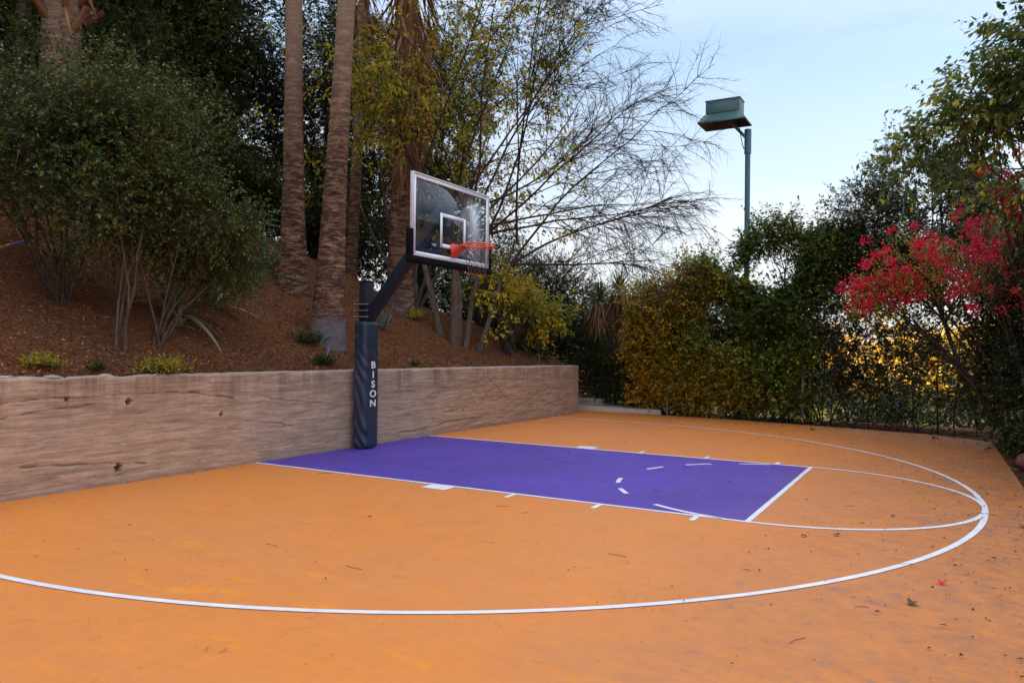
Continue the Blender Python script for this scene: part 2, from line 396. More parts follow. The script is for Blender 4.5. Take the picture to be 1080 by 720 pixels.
M["rim"] = simple("orange_red_enamel", (.80, .085, .035), .4, var=.15, scale=18)
M["bolt"] = simple("dull_bolt_zinc", (.35, .35, .36), .4, .8, var=.2)
M["net"] = simple("rusty_net_cord", (.17, .05, .045), .8, var=.3)
M["lamp_green"] = simple("teal_green_enamel", (.045, .115, .115), .42, var=.22, scale=5)
M["lamp_pole"] = simple("teal_blue_pole_paint", (.05, .14, .19), .42, var=.2, scale=4)
M["lamp_inside"] = simple("rusty_lamp_inside", (.10, .055, .05), .7, var=.4)
M["lens"] = simple("dusty_lamp_lens", (.12, .10, .10), .3, var=.3)
M["galv"] = simple("galvanised_steel", (.17, .18, .19), .55, .5, var=.2, scale=20)
M["teal_post"] = simple("teal_pipe_paint", (.10, .15, .18), .5, var=.3)
M["ball"] = simple("faded_ball_rubber", (.16, .06, .045), .6, var=.25, scale=14, bmp=.15)
M["ball_seam"] = simple("ball_seam", (.03, .02, .02), .7)
M["stake_blue"] = simple("blue_stake_paint", (.16, .26, .55), .5)
M["stake_yellow"] = simple("yellow_rod_paint", (.75, .5, .05), .5)
M["rock"] = simple("broken_concrete", (.40, .32, .26), .9, var=.45, scale=14, bmp=.8)

def glass_mat():
    m, nt, bs, out = mat_new("backboard_glass")
    tr = N_(nt, "ShaderNodeBsdfTransparent"); tr.inputs[0].default_value = (.88, .95, .95, 1)
    gl = N_(nt, "ShaderNodeBsdfGlossy"); gl.inputs["Roughness"].default_value = 0.; gl.inputs[0].default_value = (.9, .96, 1, 1)
    fr = N_(nt, "ShaderNodeFresnel"); link(nt, maprange(nt, N_(nt, "ShaderNodeNewGeometry").outputs["Backfacing"], 0, 1, 1.6, 1 / 1.6), fr.inputs[0])
    smudge = noise(nt, 3, 6, .65, vec=geo_pos(nt))
    df = N_(nt, "ShaderNodeBsdfDiffuse"); df.inputs[0].default_value = (.6, .66, .7, 1)
    ms = N_(nt, "ShaderNodeMixShader"); link(nt, math_(nt, "MULTIPLY", math_(nt, "MULTIPLY", fr.outputs[0], .8, True), maprange(nt, N_(nt, "ShaderNodeNewGeometry").outputs["Backfacing"], 0, 1, 1, 0)), ms.inputs[0])
    link(nt, tr.outputs[0], ms.inputs[1]); link(nt, gl.outputs[0], ms.inputs[2])
    m2 = N_(nt, "ShaderNodeMixShader"); link(nt, maprange(nt, smudge.outputs["Fac"], .45, .8, .004, .006), m2.inputs[0])
    link(nt, ms.outputs[0], m2.inputs[1]); link(nt, df.outputs[0], m2.inputs[2]); link(nt, m2.outputs[0], out.inputs[0])
    return m
M["glass"] = glass_mat()

def palm_bark():
    m, nt, bs, out = mat_new("palm_trunk_bark")
    p = geo_pos(nt)
    sep = N_(nt, "ShaderNodeSeparateXYZ"); link(nt, p, sep.inputs[0])
    n = noise(nt, 2, 7, .7, vec=mapping(nt, p, (2.5, 2.5, 9)).outputs[0], dist=.7)
    f = noise(nt, 9, 6, .7, vec=mapping(nt, p, (4, 4, 1)).outputs[0])
    c = ramp(nt, [(.34, (.03, .015, .010)), (.48, (.10, .05, .03)), (.6, (.26, .14, .08)), (.72, (.50, .31, .19))], n.outputs["Fac"]).outputs[0]
    c = mix(nt, .5, c, mix(nt, f.outputs["Fac"], (.4, .4, .4), (1.5, 1.5, 1.5)), "MULTIPLY")
    hi = maprange(nt, sep.outputs[2], 4.5, 7.5)      # paler high up: warm light on the upper trunk put into the bark
    c = mix(nt, math_(nt, "MULTIPLY", hi, .45), c, (.48, .33, .22))
    at = N_(nt, "ShaderNodeAttribute", attribute_name="var").outputs["Fac"]
    c = mix(nt, at, c, mix(nt, f.outputs["Fac"], (.07, .06, .065), (.25, .21, .21)))
    link(nt, c, bs.inputs["Base Color"]); bs.inputs["Roughness"].default_value = .92; bs.inputs["Specular IOR Level"].default_value = .15
    bump(nt, bs, math_(nt, "ADD", n.outputs["Fac"], math_(nt, "MULTIPLY", f.outputs["Fac"], .4)), 1., .03)
    return m
M["palm"] = palm_bark()

# ------------------------------------------------------------------ terrain
def sstep(a, b, x):
    t = np.clip((x - a) / (b - a), 0, 1); return t * t * (3 - 2 * t)
WX = lambda y: -.245 + .0245 * np.asarray(y, float)             # front face of the wall
WZ = lambda y: 1.145 - .0055 * (np.asarray(y, float) + 4.9)      # its top
YE = 7.43                                                        # its far end
bump_fn = blob_noise(np.random.default_rng(3), 9, 1.1); bump_fn2 = blob_noise(np.random.default_rng(4), 9, 4.5)
def H(x, y):
    x = np.asarray(x, float); y = np.asarray(y, float)
    dx = np.clip(-.3 - x, 0, None)
    cap = 7.4 + .46 * np.clip(-5 - y, 0, 23)  # hill rises out of view, shaped to keep the low sun off the court
    slope = np.minimum((.55 + .35 * sstep(10, 20, -y)) * dx, cap + .01 * dx)
    P = np.stack([x, y, 0 * x], -1)
    bm = .05 * bump_fn(P) + .018 * bump_fn2(P)
    inner = 1.07 - .0055 * (y + 4.9) + np.minimum(slope, .10 + .5 * np.clip(YE - y, 0, None) + .25 * np.clip(dx - 4, 0, None)) + bm * np.clip(dx * 1.5, .15, 1)
    outer = .04 + slope * sstep(2.0, 7, dx) * .8 * (1 - sstep(8, 16, y)) + bm * sstep(1, 3, dx)
    hill = np.where(y < YE - .1, inner, outer)
    # the yard floor, and the land that falls away past the fence
    low = -.03 - .20 * np.clip(y - 9.3, 0, 9)
    low = low - .10 * np.clip(x - 9.5, 0, 12)
    low = low + (np.abs(bm) * .5) * sstep(8.6, 9.6, y) + .03 * np.abs(bump_fn2(P)) * sstep(8.15, 8.6, x)
    fade = sstep(8.4, 20, y)
    left = np.where(x < -.42, hill, low)
    left = np.where((x < -.42) & (y > 8.4), hill * (1 - fade) + low * fade, left)
    return left

xs = np.unique(np.round(np.concatenate([np.arange(-12, -.5, .12), [-.5, -.43, -.41, -.3, -.1, .5], np.arange(1, 12, .5), np.arange(12, 60, 3), np.arange(60, 700, 60), -np.arange(12, 40, 1.), -np.arange(40, 120, 8.), -np.arange(120, 700, 60)]), 3))
ys = np.unique(np.round(np.concatenate([np.arange(-7, 7.2, .12), [7.2, 7.325, 7.335, 7.5], np.arange(7.6, 12, .25), np.arange(12, 60, 2.), np.arange(60, 700, 60), -np.arange(7, 30, 1.), -np.arange(30, 120, 10.), -np.arange(120, 700, 60)]), 3))
X, Y = np.meshgrid(xs, ys); Z = H(X, Y)
idx = np.arange(X.size).reshape(X.shape)
g = Geo(); g.add(np.stack([X, Y, Z], -1).reshape(-1, 3), np.stack([idx[:-1, :-1], idx[:-1, 1:], idx[1:, 1:], idx[1:, :-1]], -1).reshape(-1, 4))
tag(g.build("ground", M["ground"], smooth=True), kind="structure")

# ------------------------------------------------------------------ court
def poly(name, pts, z, m, thick=None):
    bm = bmesh.new()
    vs = [bm.verts.new((x, y, z)) for x, y in pts]
    f = bm.faces.new(vs)
    if thick:
        r = bmesh.ops.extrude_face_region(bm, geom=[f])
        for v in [e for e in r["geom"] if isinstance(e, bmesh.types.BMVert)]: v.co.z -= thick
        bmesh.ops.recalc_face_normals(bm, faces=bm.faces)
    me = bpy.data.meshes.new(name); bm.to_mesh(me); bm.free(); me.materials.append(m)
    o = bpy.data.objects.new(name, me); COL.objects.link(o); return o
court_pts = [(-.44, -20), (8.1, -20), (8.02, 1.5), (7.93, 6.45), (7.0, 7.14), (4.83, 7.63), (3.0, 7.98), (1.7, 8.06), (-.44, 8.06)]
tag(poly("court", court_pts, 0, M["orange"], .02), kind="structure")
F = .3048
xw = WX(0)
key = poly("key_area", [(WX(-6 * F) - .05, -6 * F), (19 * F, -6 * F), (19 * F, 6 * F), (WX(6 * F) - .05, 6 * F)], .002, M["purple"])
tag(key, kind="structure")
lg = Geo(); lw = 2 / 12 * F; ZL = .0035
def strip(pts, w, z=ZL):
    pts = np.asarray(pts, float); t = norm(np.gradient(pts, axis=0)); n = np.stack([-t[:, 1], t[:, 0]], -1)
    a = pts + n * w / 2; b = pts - n * w / 2
    V = np.concatenate([np.c_[a, np.full(len(a), z)], np.c_[b, np.full(len(b), z)]]); k = len(pts)
    i = np.arange(k - 1); lg.add(V, np.stack([i, i + 1, i + 1 + k, i + k], -1))
for s in (-1, 1):
    y = s * (6 * F - lw / 2)
    strip([(float(WX(y)) - .02, y), (19 * F, y)], lw)
    strip([(7 * F + .3, s * (6 * F + .105)), (8 * F + .3, s * (6 * F + .105))], .2, ZL)          # lane block
    for mx in (11.35, 14.43, 17.5): strip([(mx * F, s * (6 * F + .002)), (mx * F, s * (6 * F + .19))], lw, ZL)
strip([(19 * F - lw / 2, -6 * F + lw), (19 * F - lw / 2, 6 * F - lw)], lw)
t = np.linspace(-np.pi / 2, np.pi / 2, 90); r = 6 * F - lw / 2
strip(np.stack([19 * F + r * np.cos(t), r * np.sin(t)], -1)[:], lw, ZL + .0008)
dash = [((4.04, -.34), (4.15, -.62)), ((4.30, -1.0), (4.50, -1.28))]
r3 = 19.75 * F - lw / 2
def arc(cx, r, a0, a1, z=ZL):
    t = np.linspace(rad(a0), rad(a1), 10); strip(np.stack([cx + r * np.cos(t), r * np.sin(t)], -1), lw, z)
for a0, a1 in ((107, 119), (131, 143), (155, 165), (-170, -160), (-149, -140), (-122, -98)): arc(19 * F, r, a0, a1)
t = np.linspace(-np.pi / 2, np.pi / 2, 160)
strip(np.stack([5.25 * F + r3 * np.cos(t), r3 * np.sin(t)], -1), lw, ZL + .0016)
strip([(-.15, -r3), (5.25 * F - .001, -r3)], lw); strip([(-.02, r3), (5.25 * F - .001, r3)], lw)
tag(lg.build("court_lines", M["line"]), kind="structure")

# step at the far left end of the court
rn = np.random.default_rng(12)
st1 = poly("path", [(-3.2, 8.075), (.9, 8.075), (1.45, 8.12), (1.62, 8.22), (1.4, 8.62), (.9, 8.95), (.1, 9.2), (-3.2, 9.3)], .10, M["concrete"], .16)
tag(st1, kind="structure")
st2 = poly("concrete_step", [(-3.2, 8.75), (-.05, 8.68), (.05, 9.05), (-.2, 9.9), (-3.2, 9.9)], .26, M["concrete"], .17)
tag(st2, "small grey concrete step behind the far end of the retaining wall", "step")

# ------------------------------------------------------------------ retaining wall
rng = np.random.default_rng(21)
def lattice(ny, nz, rng): return rng.random((ny + 2, nz + 2))
def vnoise(a, b, L):
    i = np.floor(a).astype(int); j = np.floor(b).astype(int); fa = a - i; fb = b - j
    fa = fa * fa * (3 - 2 * fa); fb = fb * fb * (3 - 2 * fb); n, m = L.shape; i %= n; j %= m; i1 = (i + 1) % n; j1 = (j + 1) % m
    return (L[i, j] * (1 - fa) + L[i1, j] * fa) * (1 - fb) + (L[i, j1] * (1 - fa) + L[i1, j1] * fa) * fb
LT = lattice(96, 96, rng)
def fbm(a, b, o=4):
    s = 0; w = 1; tot = 0
    for k in range(o): s = s + w * vnoise(a * 2 ** k + 7.3 * k, b * 2 ** k + 3.1 * k, LT); tot += w; w *= .55
    return s / tot
def wall_d(y, z):
    tilt = .10 * np.sin(y * .55 + .6) + .05 * np.sin(y * 1.7) + .55 * sstep(3.5, 6.5, y) * np.sin(y * 1.9)
    v = z + tilt * 1.2 * np.sin(y * .8) + .12 * np.sin(y * .9 + 1)
    d = .007 * (fbm(y * .8 + 20, v * 9 + 20) - .5) + .022 * (fbm(y * .5 + 40, z * 1.2 + 9, 2) - .5) + .010 * (fbm(y * 5 + 5, z * 9 + 50, 5) - .5)
    rd = 1 - np.abs(2 * fbm(y * .7 + 60, v * 5.5 + 10, 3) - 1)
    d = d - .004 * np.clip(rd - .88, 0, .12) / .12
    return d
yy = np.unique(np.concatenate([np.arange(-20, -6, .2), np.arange(-6, YE, .016), [YE]])); zz = np.linspace(-.05, 1, 105)
Yg, Tg = np.meshgrid(yy, zz, indexing="ij")
topn = .009 * (fbm(yy * 2 + 3, yy * 0 + 5, 4) - .5) * 2 - .03 * np.clip(fbm(yy * .9 + 13, yy * 0 + 15, 3) - .55, 0, 1)
chip = .022 * (np.exp(-((yy + 4.25) / .14) ** 2) + .8 * np.exp(-((yy + 3.55) / .12) ** 2) + .6 * np.exp(-((yy + 4.7) / .1) ** 2))
ztop = WZ(yy) + topn - chip
Zg = np.where(Tg < 0, Tg, Tg * ztop[:, None])
D = wall_d(Yg, Zg)
dark = np.zeros_like(D)
# wandering cracks
for (y0, z0, y1, z1, dep, wd) in ((-4.9, .78, -3.9, .85, .012, .009), (-4.9, .93, -2.6, .93, .016, .008), (-2.9, .93, -2.15, .83, .02, .009), (-4.6, .30, -3.3, .18, .02, .012), (-2.0, .55, -1.2, .42, .013, .008),
                                  (-1.9, .84, -.4, .66, .010, .007), (.6, .75, 2.8, .80, .008, .007), (1.0, .12, 3.2, .22, .014, .010), (2.2, .35, 4.1, .62, .010, .008), (3.6, .9, 4.4, .4, .012, .008), (4.4, .25, 6.2, .7, .012, .008), (5.0, .85, 6.6, .55, .010, .007), (5.2, .2, 7.2, .42, .010, .008)):
    s = np.clip((Yg - y0) / (y1 - y0), 0, 1); zc = z0 + (z1 - z0) * s + .05 * (fbm(Yg * 4 + y0 * 9, Yg * 0 + 31, 3) - .5)
    k = np.exp(-((Zg - zc) / (wd * .8)) ** 2) * ((Yg > y0) & (Yg < y1)) * (.35 + .65 * sstep(.3, .5, fbm(Yg * 6 + 3, Yg * 0 + 77, 2)))
    D = D - dep * k; dark = np.maximum(dark, .75 * k)
# drain holes
for (hy, hz, hr) in ((-3.52, .86, .032), (-3.62, .17, .040), (-2.34, .64, .026), (-4.17, .92, .018), (2.75, .36, .02)):
    q = np.sqrt(((Yg - hy) / .85) ** 2 + (Zg - hz) ** 2) * (1 + .25 * np.sin(5 * np.arctan2(Zg - hz, Yg - hy) + hy)) / hr
    k = 1 - sstep(.75, 1.15, q); D = D - .09 * k; dark = np.maximum(dark, k)
    D = D + .006 * np.exp(-((q - 1.5) / .35) ** 2)
edge = sstep(0, .035, YE - Yg); D = D - .02 * (1 - edge)
Xg = WX(Yg) + D
Xg[:, -2] -= .003; Xg[:, -1] -= .014
g = Geo(); ny, nz = Yg.shape; ii = np.arange(ny * nz).reshape(ny, nz)
g.add(np.stack([Xg, Yg, Zg], -1).reshape(-1, 3), np.stack([ii[:-1, :-1], ii[1:, :-1], ii[1:, 1:], ii[:-1, 1:]], -1).reshape(-1, 4), var=dark.ravel())
tx = np.linspace(0, 1, 9); xt = Xg[:, -1][:, None] * (1 - tx) + (WX(yy) - .26)[:, None] * tx
zt = Zg[:, -1][:, None] + .012 * sstep(0, .2, tx)[None] + .012 * (fbm(yy[:, None] * 7 + 2, tx[None] * 3 + 4, 3) - .5) * (tx[None] > .05)
ny, nz = xt.shape; ii = np.arange(ny * nz).reshape(ny, nz)
g.add(np.stack([xt, np.repeat(yy[:, None], nz, 1), zt], -1).reshape(-1, 3), np.stack([ii[:-1, :-1], ii[1:, :-1], ii[1:, 1:], ii[:-1, 1:]], -1).reshape(-1, 4))
# return wall running back into the bank
xr = np.concatenate([[Xg[-1, 40]], np.arange(-.14, -5, -.06)]); zr = np.linspace(-.05, 1, 24)
Xr, Tr = np.meshgrid(xr, zr, indexing="ij"); Zr = np.where(Tr < 0, Tr, Tr * ztop[-1]); Yr = YE + .02 * (fbm(Xr * 3 + 30, Zr * 4 + 9) - .5) * (Tr * 0 + sstep(0, .1, xr[0] - Xr))
Xr[0] = np.interp(Zr[0], Zg[-1], Xg[-1])
ny, nz = Xr.shape; ii = np.arange(ny * nz).reshape(ny, nz)
g.add(np.stack([Xr, Yr, Zr], -1).reshape(-1, 3), np.stack([ii[:-1, :-1], ii[1:, :-1], ii[1:, 1:], ii[:-1, 1:]], -1).reshape(-1, 4))
xr2 = xr; V = np.concatenate([np.stack([xr2, xr2 * 0 + YE, xr2 * 0 + ztop[-1]], -1), np.stack([xr2, xr2 * 0 + YE - .22, xr2 * 0 + ztop[-1] + .006], -1)])
i = np.arange(len(xr2) - 1); g.add(V, np.stack([i, i + 1, i + 1 + len(xr2), i + len(xr2)], -1))
tag(g.build("retaining_wall", M["wall"], smooth=True), "long low weathered tan concrete retaining wall holding the mulched bank", "wall")

# broken lumps of concrete lying on top of the wall
def rock(name, c, s, seed, m, parent=None, sub=3):
    bm = bmesh.new(); bmesh.ops.create_icosphere(bm, subdivisions=sub, radius=1)
    fn = blob_noise(np.random.default_rng(seed), 6, 1.5); fn2 = blob_noise(np.random.default_rng(seed + 50), 8, 4)
    V = np.array([v.co[:] for v in bm.verts]); k = 1 + .2 * fn(V) + .06 * fn2(V); V = V * k[:, None] * np.array(s)
    for v, co in zip(bm.verts, V): v.co = co
    me = bpy.data.meshes.new(name); bm.to_mesh(me); bm.free(); me.materials.append(m)
    for p in me.polygons: p.use_smooth = True
    o = bpy.data.objects.new(name, me); o.location = c; COL.objects.link(o)
    if parent: o.parent = parent
    return o
for i, (ry, sx, lab) in enumerate(((-4.72, .16, "flat pale lump of broken concrete on the wall at the left edge"), (-4.22, .12, "larger jagged lump of broken concrete on the wall behind a low green plant"), (-3.72, .09, "small chip of pale concrete on the wall beside the trailing yellow green shrub"))):
    o = rock("concrete_lump", (float(WX(ry)) - .12, ry, float(WZ(ry)) + .0), (.08, sx * .85, .026), 60 + i, M["rock"])
    tag(o, lab, "rubble", "broken concrete lumps on the wall")

# mulch : bark chips over the bank
rng = np.random.default_rng(5)
n = 60000
px = -.42 - rng.random(n) ** 1.4 * 6.5; py = rng.uniform(-6.5, 7.3, n)
pz = H(px, py) + .006
c = np.stack([px, py, pz], -1); d = norm(np.stack([rng.normal(0, 1, n), rng.normal(0, 1, n), rng.normal(0, .35, n) + .1], -1))
g = Geo(); leaves(g, c, d, UP + rng.normal(0, .5, (n, 3)), rng.uniform(.02, .075, n), rng.uniform(.006, .02, n), var=np.clip(rng.beta(2, 2.6, n), 0, 1), fold=.2)
tag(g.build("mulch", M["chip"]), kind="stuff", label="reddish brown bark mulch covering the bank above the wall")

rng = np.random.default_rng(6); n = 420
px = -.5 - rng.random(n) ** 1.3 * 4.5; py = rng.uniform(-6, 7.0, n); az = rng.random(n) * 6.28; ln = rng.uniform(.06, .32, n)
s_ = np.linspace(-.5, .5, 4)[None, :]; bx_ = px[:, None] + np.cos(az)[:, None] * s_ * ln[:, None]; by_ = py[:, None] + np.sin(az)[:, None] * s_ * ln[:, None] + (s_ ** 2) * .12 * ln[:, None]
g = Geo(); tubes(g, np.stack([bx_, by_, H(bx_, by_) + .018], -1), np.full((n, 4), .0032), 4)
tag(g.build("twig_litter", M["bark_grey"]), kind="stuff", label="thin fallen twigs strewn over the mulch")

# ------------------------------------------------------------------ box / prism helpers for hardware
def box(g, c, s, mat=0, R=None, bev=0.):
    bm = bmesh.new(); bmesh.ops.create_cube(bm, size=1)
    for v in bm.verts: v.co = Vector((v.co.x * s[0], v.co.y * s[1], v.co.z * s[2]))
    if bev: bmesh.ops.bevel(bm, geom=bm.edges[:], offset=bev, segments=2, affect="EDGES", profile=.6)
    bmesh.ops.triangulate(bm, faces=[f for f in bm.faces if len(f.verts) > 4])
    V = np.array([v.co[:] for v in bm.verts]); bm.verts.ensure_lookup_table()
    if R is not None: V = V @ np.asarray(R).T
    V = V + np.array(c)
    Q = [[v.index for v in f.verts] for f in bm.faces if len(f.verts) == 4]; T = [[v.index for v in f.verts] for f in bm.faces if len(f.verts) == 3]
    bm.free(); g.add(V, Q, T, mat=mat)
def cyl(g, a, b, r, sides=20, mat=0, k=2, r2=None):
    a = np.array(a, float); b = np.array(b, float); t = np.linspace(0, 1, k)[:, None]
    tubes(g, a + (b - a) * t, np.linspace(r, r if r2 is None else r2, k), sides, mat=mat, cap=True)
def frame_from(d, upv=(0, 1, 0)):
    z = norm(np.array(d, float)); y = norm(np.cross(z, np.cross(np.array(upv, float), z))); x = np.cross(y, z)
    return np.stack([x, y, z], 1)

# ------------------------------------------------------------------ basketball hoop
PX, PY_ = -.08, 0.02
hoop = empty("basketball_hoop", (PX, PY_, 0), "black pole mounted basketball hoop with glass backboard standing against the concrete wall", "basketball hoop")
g = Geo(); box(g, (PX, PY_, 1.20), (.155, .155, 2.40), bev=.018)
pole = g.build("pole", M["steel_dark"], hoop)
g = Geo(); box(g, (PX, PY_, 2.415), (.165, .165, .03), bev=.012); g.build("pole_cap", M["steel_dark"], hoop)
# vinyl padding: chamfered sleeve with wrinkles on its shaded side
prof = np.array([(-.10, -.145), (-.06, -.16), (.075, -.16), (.115, -.125), (.122, 0), (.115, .125), (.075, .16), (-.06, .16), (-.10, .145)])
per = []
for i in range(len(prof) - 1):
    for s in np.linspace(0, 1, 7)[:-1]: per.append(prof[i] * (1 - s) + prof[i + 1] * s)
per.append(prof[-1]); per = np.array(per); nh = 90; zz_ = np.linspace(.02, 1.83, nh)
nrm = norm(np.stack([np.gradient(per[:, 1]), -np.gradient(per[:, 0])], -1))
A_, B_ = np.meshgrid(np.arange(len(per)), zz_, indexing="ij")
ndir = (per[:, 1] < -.10).astype(float)
wr = (.0085 * np.sin(B_ * 24 + per[:, 0][:, None] * 46 + 2.2 * np.sin(B_ * 5)) + .006 * (fbm(B_ * 9, A_ * .3) - .5)) * (.15 + ndir[:, None] * sstep(1.6, 1.1, B_) * (.45 + 1.2 * fbm(B_ * 2.3 + 4, A_ * .05))) * 1.1
wr += .004 * np.sin(B_ * 3.1) - .02 * np.exp(-((B_ - 1.83) / .02) ** 2)
wr -= .012 * np.exp(-((B_ - .02) / .02) ** 2)
Pp = per[:, None, :] + nrm[:, None, :] * wr[..., None]
V = np.stack([Pp[..., 0] + PX + .01, Pp[..., 1] + PY_, B_], -1)
ny, nz = A_.shape; ii = np.arange(ny * nz).reshape(ny, nz)
g = Geo(); g.add(V.reshape(-1, 3), np.stack([ii[:-1, :-1], ii[1:, :-1], ii[1:, 1:], ii[:-1, 1:]], -1).reshape(-1, 4))
topr = V[:, -1]; cen = topr.mean(0); g.add(np.vstack([topr, cen]), T=[[j, j + 1, len(topr)] for j in range(len(topr) - 1)])
pad = g.build("padding", M["pad"], hoop, smooth=True)
for z in (1.62, 1.10, .38):
    g = Geo(); cyl(g, (PX - .03, PY_ - .158, z), (PX - .03, PY_ - .176, z), .012, 10); g.build("grommet", M["bolt"], hoop)
# lettering down the front of the padding
for i, ch in enumerate("BISON"):
    cu = bpy.data.curves.new("letter", "FONT"); cu.body = ch; cu.size = .15; cu.align_x = "CENTER"; cu.align_y = "CENTER"; cu.extrude = .0015; cu.offset = .0032
    tmp = bpy.data.objects.new("tmp", cu); COL.objects.link(tmp); bpy.context.view_layer.update()
    me = bpy.data.meshes.new_from_object(tmp.evaluated_get(bpy.context.evaluated_depsgraph_get()))
    bpy.data.objects.remove(tmp); me.name = "letter"
    me.transform(Matrix.Translation((PX + .138, PY_ + .005, 1.205 - i * .138)) @ Matrix.Rotation(rad(90), 4, "Z") @ Matrix.Rotation(rad(90), 4, "X") @ Matrix.Diagonal((1.2, .92, 1, 1)))
    me.transform(Matrix.Translation((-PX, -PY_, 0)))
    me.materials.clear(); me.materials.append(M["white_letter"])
    o = bpy.data.objects.new("letter", me); COL.objects.link(o); o.parent = hoop; o["label"] = "white letter %s on the padding" % ch
# clamp with bolts around the pole
g = Geo()
for z in (1.90, 1.99, 2.08):
    box(g, (PX, PY_ - .089, z), (.20, .018, .035), bev=.004); box(g, (PX, PY_ + .089, z), (.20, .018, .035), bev=.004); box(g, (PX - .092, PY_, z), (.018, .2, .035), bev=.004)
box(g, (PX + .092, PY_, 1.98), (.02, .19, .30), bev=.004)
clamp = g.build("clamp", M["steel_dark"], hoop)
for z in (1.90, 1.99, 2.08):
    g = Geo(); cyl(g, (PX - .14, PY_ - .11, z), (PX + .13, PY_ - .11, z), .009, 8); cyl(g, (PX - .13, PY_ - .11, z), (PX - .112, PY_ - .11, z), .018, 6)
    o = g.build("bolt", M["bolt"]); o.parent = clamp; o.matrix_parent_inverse = Matrix.Translation((-PX, -PY_, 0))
# diagonal arm
a = np.array([PX + .06, PY_, 1.90]); b = np.array([1.26, PY_, 3.38]); dd = b - a
g = Geo(); box(g, (a + b) / 2, (.155, .13, np.linalg.norm(dd)), R=frame_from(dd), bev=.012)
g.build("extension_arm", M["steel_dark"], hoop)
g = Geo(); box(g, (1.33, PY_, 3.08), (.10, .13, .86), bev=.01); box(g, (1.385, PY_, 3.40), (.02, 1.0, .06), bev=.004); box(g, (1.385, PY_, 2.72), (.02, 1.5, .06), bev=.004)
g.build("mounting_bracket", M["steel_dark"], hoop)
BX = 1.44; Z0, Z1 = 2.62, 3.685; HW = .915
g = Geo(); box(g, (BX - .012, 0, (Z0 + Z1) / 2), (.012, HW * 2 - .03, Z1 - Z0 - .03)); bb = g.build("glass", M["glass"], hoop)
g = Geo()
fw = .022
for s in (-1, 1): box(g, (BX - .018, s * (HW - fw / 2), (Z0 + Z1) / 2), (.05, fw, Z1 - Z0), bev=.003)
box(g, (BX - .018, 0, Z1 - fw / 2), (.05, HW * 2 - 2 * fw - .004, fw), bev=.003); box(g, (BX - .018, 0, Z0 + fw / 2), (.05, HW * 2 - 2 * fw - .004, fw), bev=.003)
g.build("backboard_frame", M["alu"], hoop)
g = Geo(); bw = .045; xg = BX - .003
for s in (-1, 1): box(g, (xg, s * (HW - fw - bw / 2 - .002), (Z0 + Z1) / 2), (.003, bw, Z1 - Z0 - 2 * fw - .004))
for z in (Z0 + fw + bw / 2 + .002, Z1 - fw - bw / 2 - .002): box(g, (xg, 0, z), (.003, 2 * (HW - fw - bw) - .01, bw))
g.build("border_stripe", M["white"], hoop)
g = Geo(); tz0, tz1, ty = 2.80, 3.255, .305
for s in (-1, 1): box(g, (xg, s * (ty - .025), (tz0 + tz1) / 2), (.003, .05, tz1 - tz0))
for z in (tz0 + .025, tz1 - .025): box(g, (xg, 0, z), (.003, 2 * ty - .104, .05))
g.build("target_square", M["white"], hoop)
g = Geo()
box(g, (BX - .02, 0, Z0 - .035), (.09, 2 * HW + .13, .09), bev=.014)
for s in (-1, 1): box(g, (BX - .02, s * (HW + .028), Z0 + .175), (.085, .066, .335), bev=.014)
g.build("edge_padding", M["pad_edge"], hoop)
# rim
rz = 2.84; rc = np.array([1.44 + .15 + .235, 0, rz]); tt = np.linspace(0, 2 * np.pi, 49)
g = Geo(); P = rc + .2286 * np.stack([np.cos(tt), np.sin(tt), 0 * tt], -1); tubes(g, P, np.full(len(P), .0105), 10)
P2 = rc + np.array([0, 0, -.03]) + .243 * np.stack([np.cos(tt), np.sin(tt), 0 * tt], -1); m_ = (np.abs((tt % (2 * np.pi)) - np.pi) > -1)
tubes(g, P2, np.full(len(P2), .006), 8)
for a_ in np.linspace(0, 2 * np.pi, 13)[:-1]:
    q = rc + .236 * np.array([math.cos(a_), math.sin(a_), 0]); cyl(g, q + [0, 0, .0], q + [0, 0, -.04], .005, 6)
rim = g.build("rim", M["rim"], hoop, smooth=True)
g = Geo(); box(g, (BX + .012, 0, 2.785), (.014, .13, .18), bev=.003)
for s in (-1, 1):
    V = np.array([(BX + .02, s * .075, 2.87), (BX + .17, s * .06, 2.845), (BX + .17, s * .06, 2.815), (BX + .085, s * .065, 2.76), (BX + .02, s * .075, 2.72)])
    W = V + np.array([0, s * .008, 0]); g.add(np.vstack([V, W]), Q=[[0, 1, 6, 5], [1, 2, 7, 6], [2, 3, 8, 7], [3, 4, 9, 8]], T=[[0, 1, 2], [0, 2, 3], [0, 3, 4], [5, 6, 7], [5, 7, 8], [5, 8, 9]])
V = np.array([(BX + .02, -.075, 2.87), (BX + .17, -.06, 2.848), (BX + .17, .06, 2.848), (BX + .02, .075, 2.87)]); g.add(V, Q=[[0, 1, 2, 3]])
V = np.array([(BX + .02, -.075, 2.72), (BX + .085, -.065, 2.76), (BX + .085, .065, 2.76), (BX + .02, .075, 2.72), (BX + .17, -.06, 2.815), (BX + .17, .06, 2.815)]); g.add(V, Q=[[0, 1, 2, 3], [1, 4, 5, 2]])
g.build("rim_mount", M["rim"], hoop)
# net
Ps = []
for sgn in (-1, 1):
    for i in range(12):
        s = np.linspace(0, 1, 14); a_ = i * np.pi / 6 + sgn * s * np.pi * .55
        rr = .225 - .105 * np.sin(np.clip(s * 1.25, 0, 1) * np.pi / 2); z = rz - .035 - .40 * s
        Ps.append(np.stack([rc[0] + rr * np.cos(a_), rr * np.sin(a_), z], -1))
g = Geo(); tubes(g, np.array(Ps), np.full((24, 14), .0022), 4); g.build("net", M["net"], hoop)

